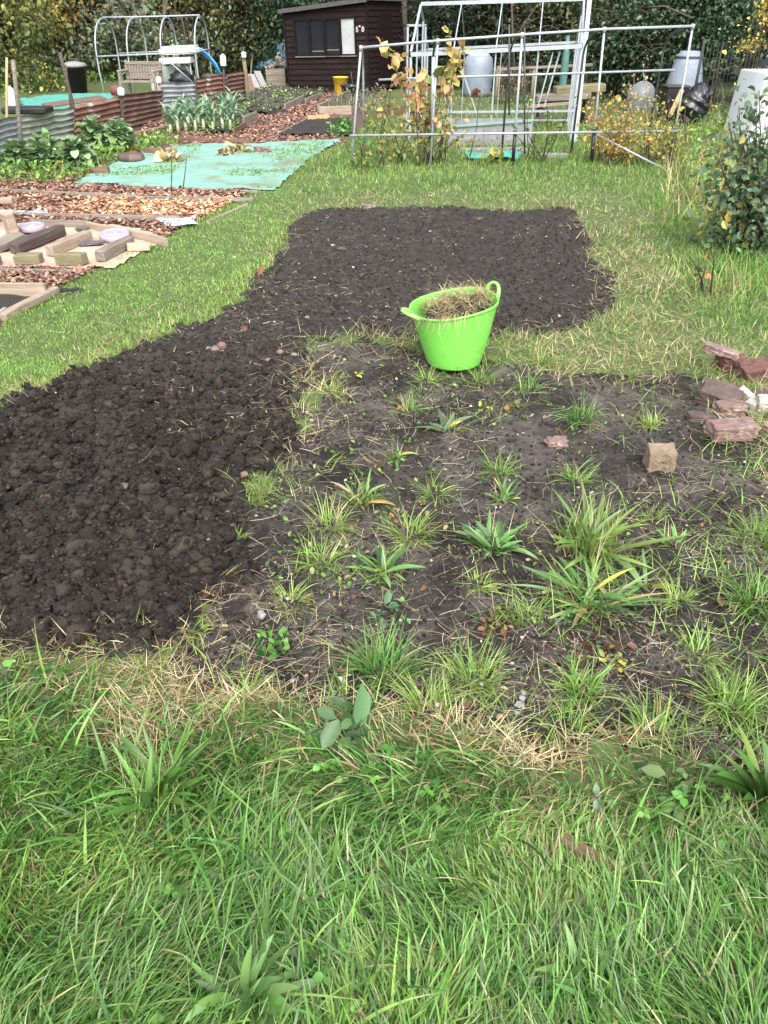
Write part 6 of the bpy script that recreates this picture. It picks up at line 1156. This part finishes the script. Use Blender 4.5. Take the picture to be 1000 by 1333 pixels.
# the dark wood behind, one mass
n = 26000; xx = U(n, -24, 24); yy = np.where(xx > 5, U(n, 22.5, 27), U(n, 30, 34)); zz = U(n, 0, 9) ** 1.0; v, q, c = leaves(np.stack([xx, yy, zz], 1), np.where(zz < 3.5, .32, .5), pal(n, DK, jit=.25), up=.2, asp=.85)
tag(from_np('woodland', v, q, M['leaf'], c), 'dense dark woodland closing the view behind the trees', 'woodland', kind='stuff')
# leaning trunks and stems in front of the wood
def stem_(a, b, c, Y, r, label, m='bark'):
    p = A(*a, Y); q = A(*b, Y); s = A(*c, Y) if c else None; P = [Vector((0, 0, -.2)), q - p] + ([s - p] if s else []); tag(MB().tube(P, [r, r * .8] + ([r * .6] if s else []), 8).build('sapling', M[m], loc=p), label, 'sapling')
stem_((198, 95), (208, 50), (219, -8), 23.4, .055, 'leaning pale brown trunk behind the garden bench')
stem_((202, 95), (214, 50), (213, -8), 23.5, .04, 'thinner trunk crossing the leaning pale brown one')
stem_((247, 80), (240, 40), (236, 20), 23.8, .03, 'thin broken stem behind the white table')
stem_((640, 105), (677, 40), (700, 5), 19.5, .018, 'thin pale sapling curving behind the greenhouse frame')
stem_((672, 100), (668, 60), (666, -5), 19.6, .03, 'straight grey stem left of the curving sapling')
stem_((930, 130), (936, 80), (942, 55), 16.4, .022, 'slender grey stem before the wire fence')
stem_((925, 130), (929, 100), (931, 80), 16.3, .014, 'second thin stem left of the slender grey one')
stem_((905, 6), (865, 8), (845, 9), 16.0, .018, 'pale dead branch hanging at the top right of the hedge')
# ================================================================== LIGHT
W_ = bpy.data.worlds.new('World'); S.world = W_; W_.use_nodes = True; N = W_.node_tree.nodes; bg = N['Background']; sk = N.new('ShaderNodeTexSky'); sk.sky_type = 'NISHITA'; sk.sun_disc = False
EL, ROT = math.radians(48), math.radians(172)
sk.sun_elevation = EL; sk.sun_rotation = ROT; sk.air_density = 1.0; sk.dust_density = 6.0; sk.ozone_density = 1.0
hs = N.new('ShaderNodeHueSaturation'); hs.inputs['Saturation'].default_value = .35; W_.node_tree.links.new(sk.outputs[0], hs.inputs['Color']); W_.node_tree.links.new(hs.outputs[0], bg.inputs['Color']); bg.inputs['Strength'].default_value = .15
sl = bpy.data.lights.new('sun', 'SUN'); sl.energy = 1.2; sl.angle = math.radians(120); sl.color = (1, .985, .96); so = link(bpy.data.objects.new('sun', sl))
d = Vector((math.sin(ROT) * math.cos(EL), math.cos(ROT) * math.cos(EL), math.sin(EL))); so.rotation_euler = d.to_track_quat('Z', 'Y').to_euler()
S.view_settings.view_transform = 'Standard'; S.view_settings.look = 'None'; S.view_settings.gamma = 1; S.view_settings.exposure = 1.34
S.cycles.max_bounces = 6; S.cycles.diffuse_bounces = 3; S.cycles.glossy_bounces = 2; S.cycles.transmission_bounces = 3; S.cycles.use_denoising = True
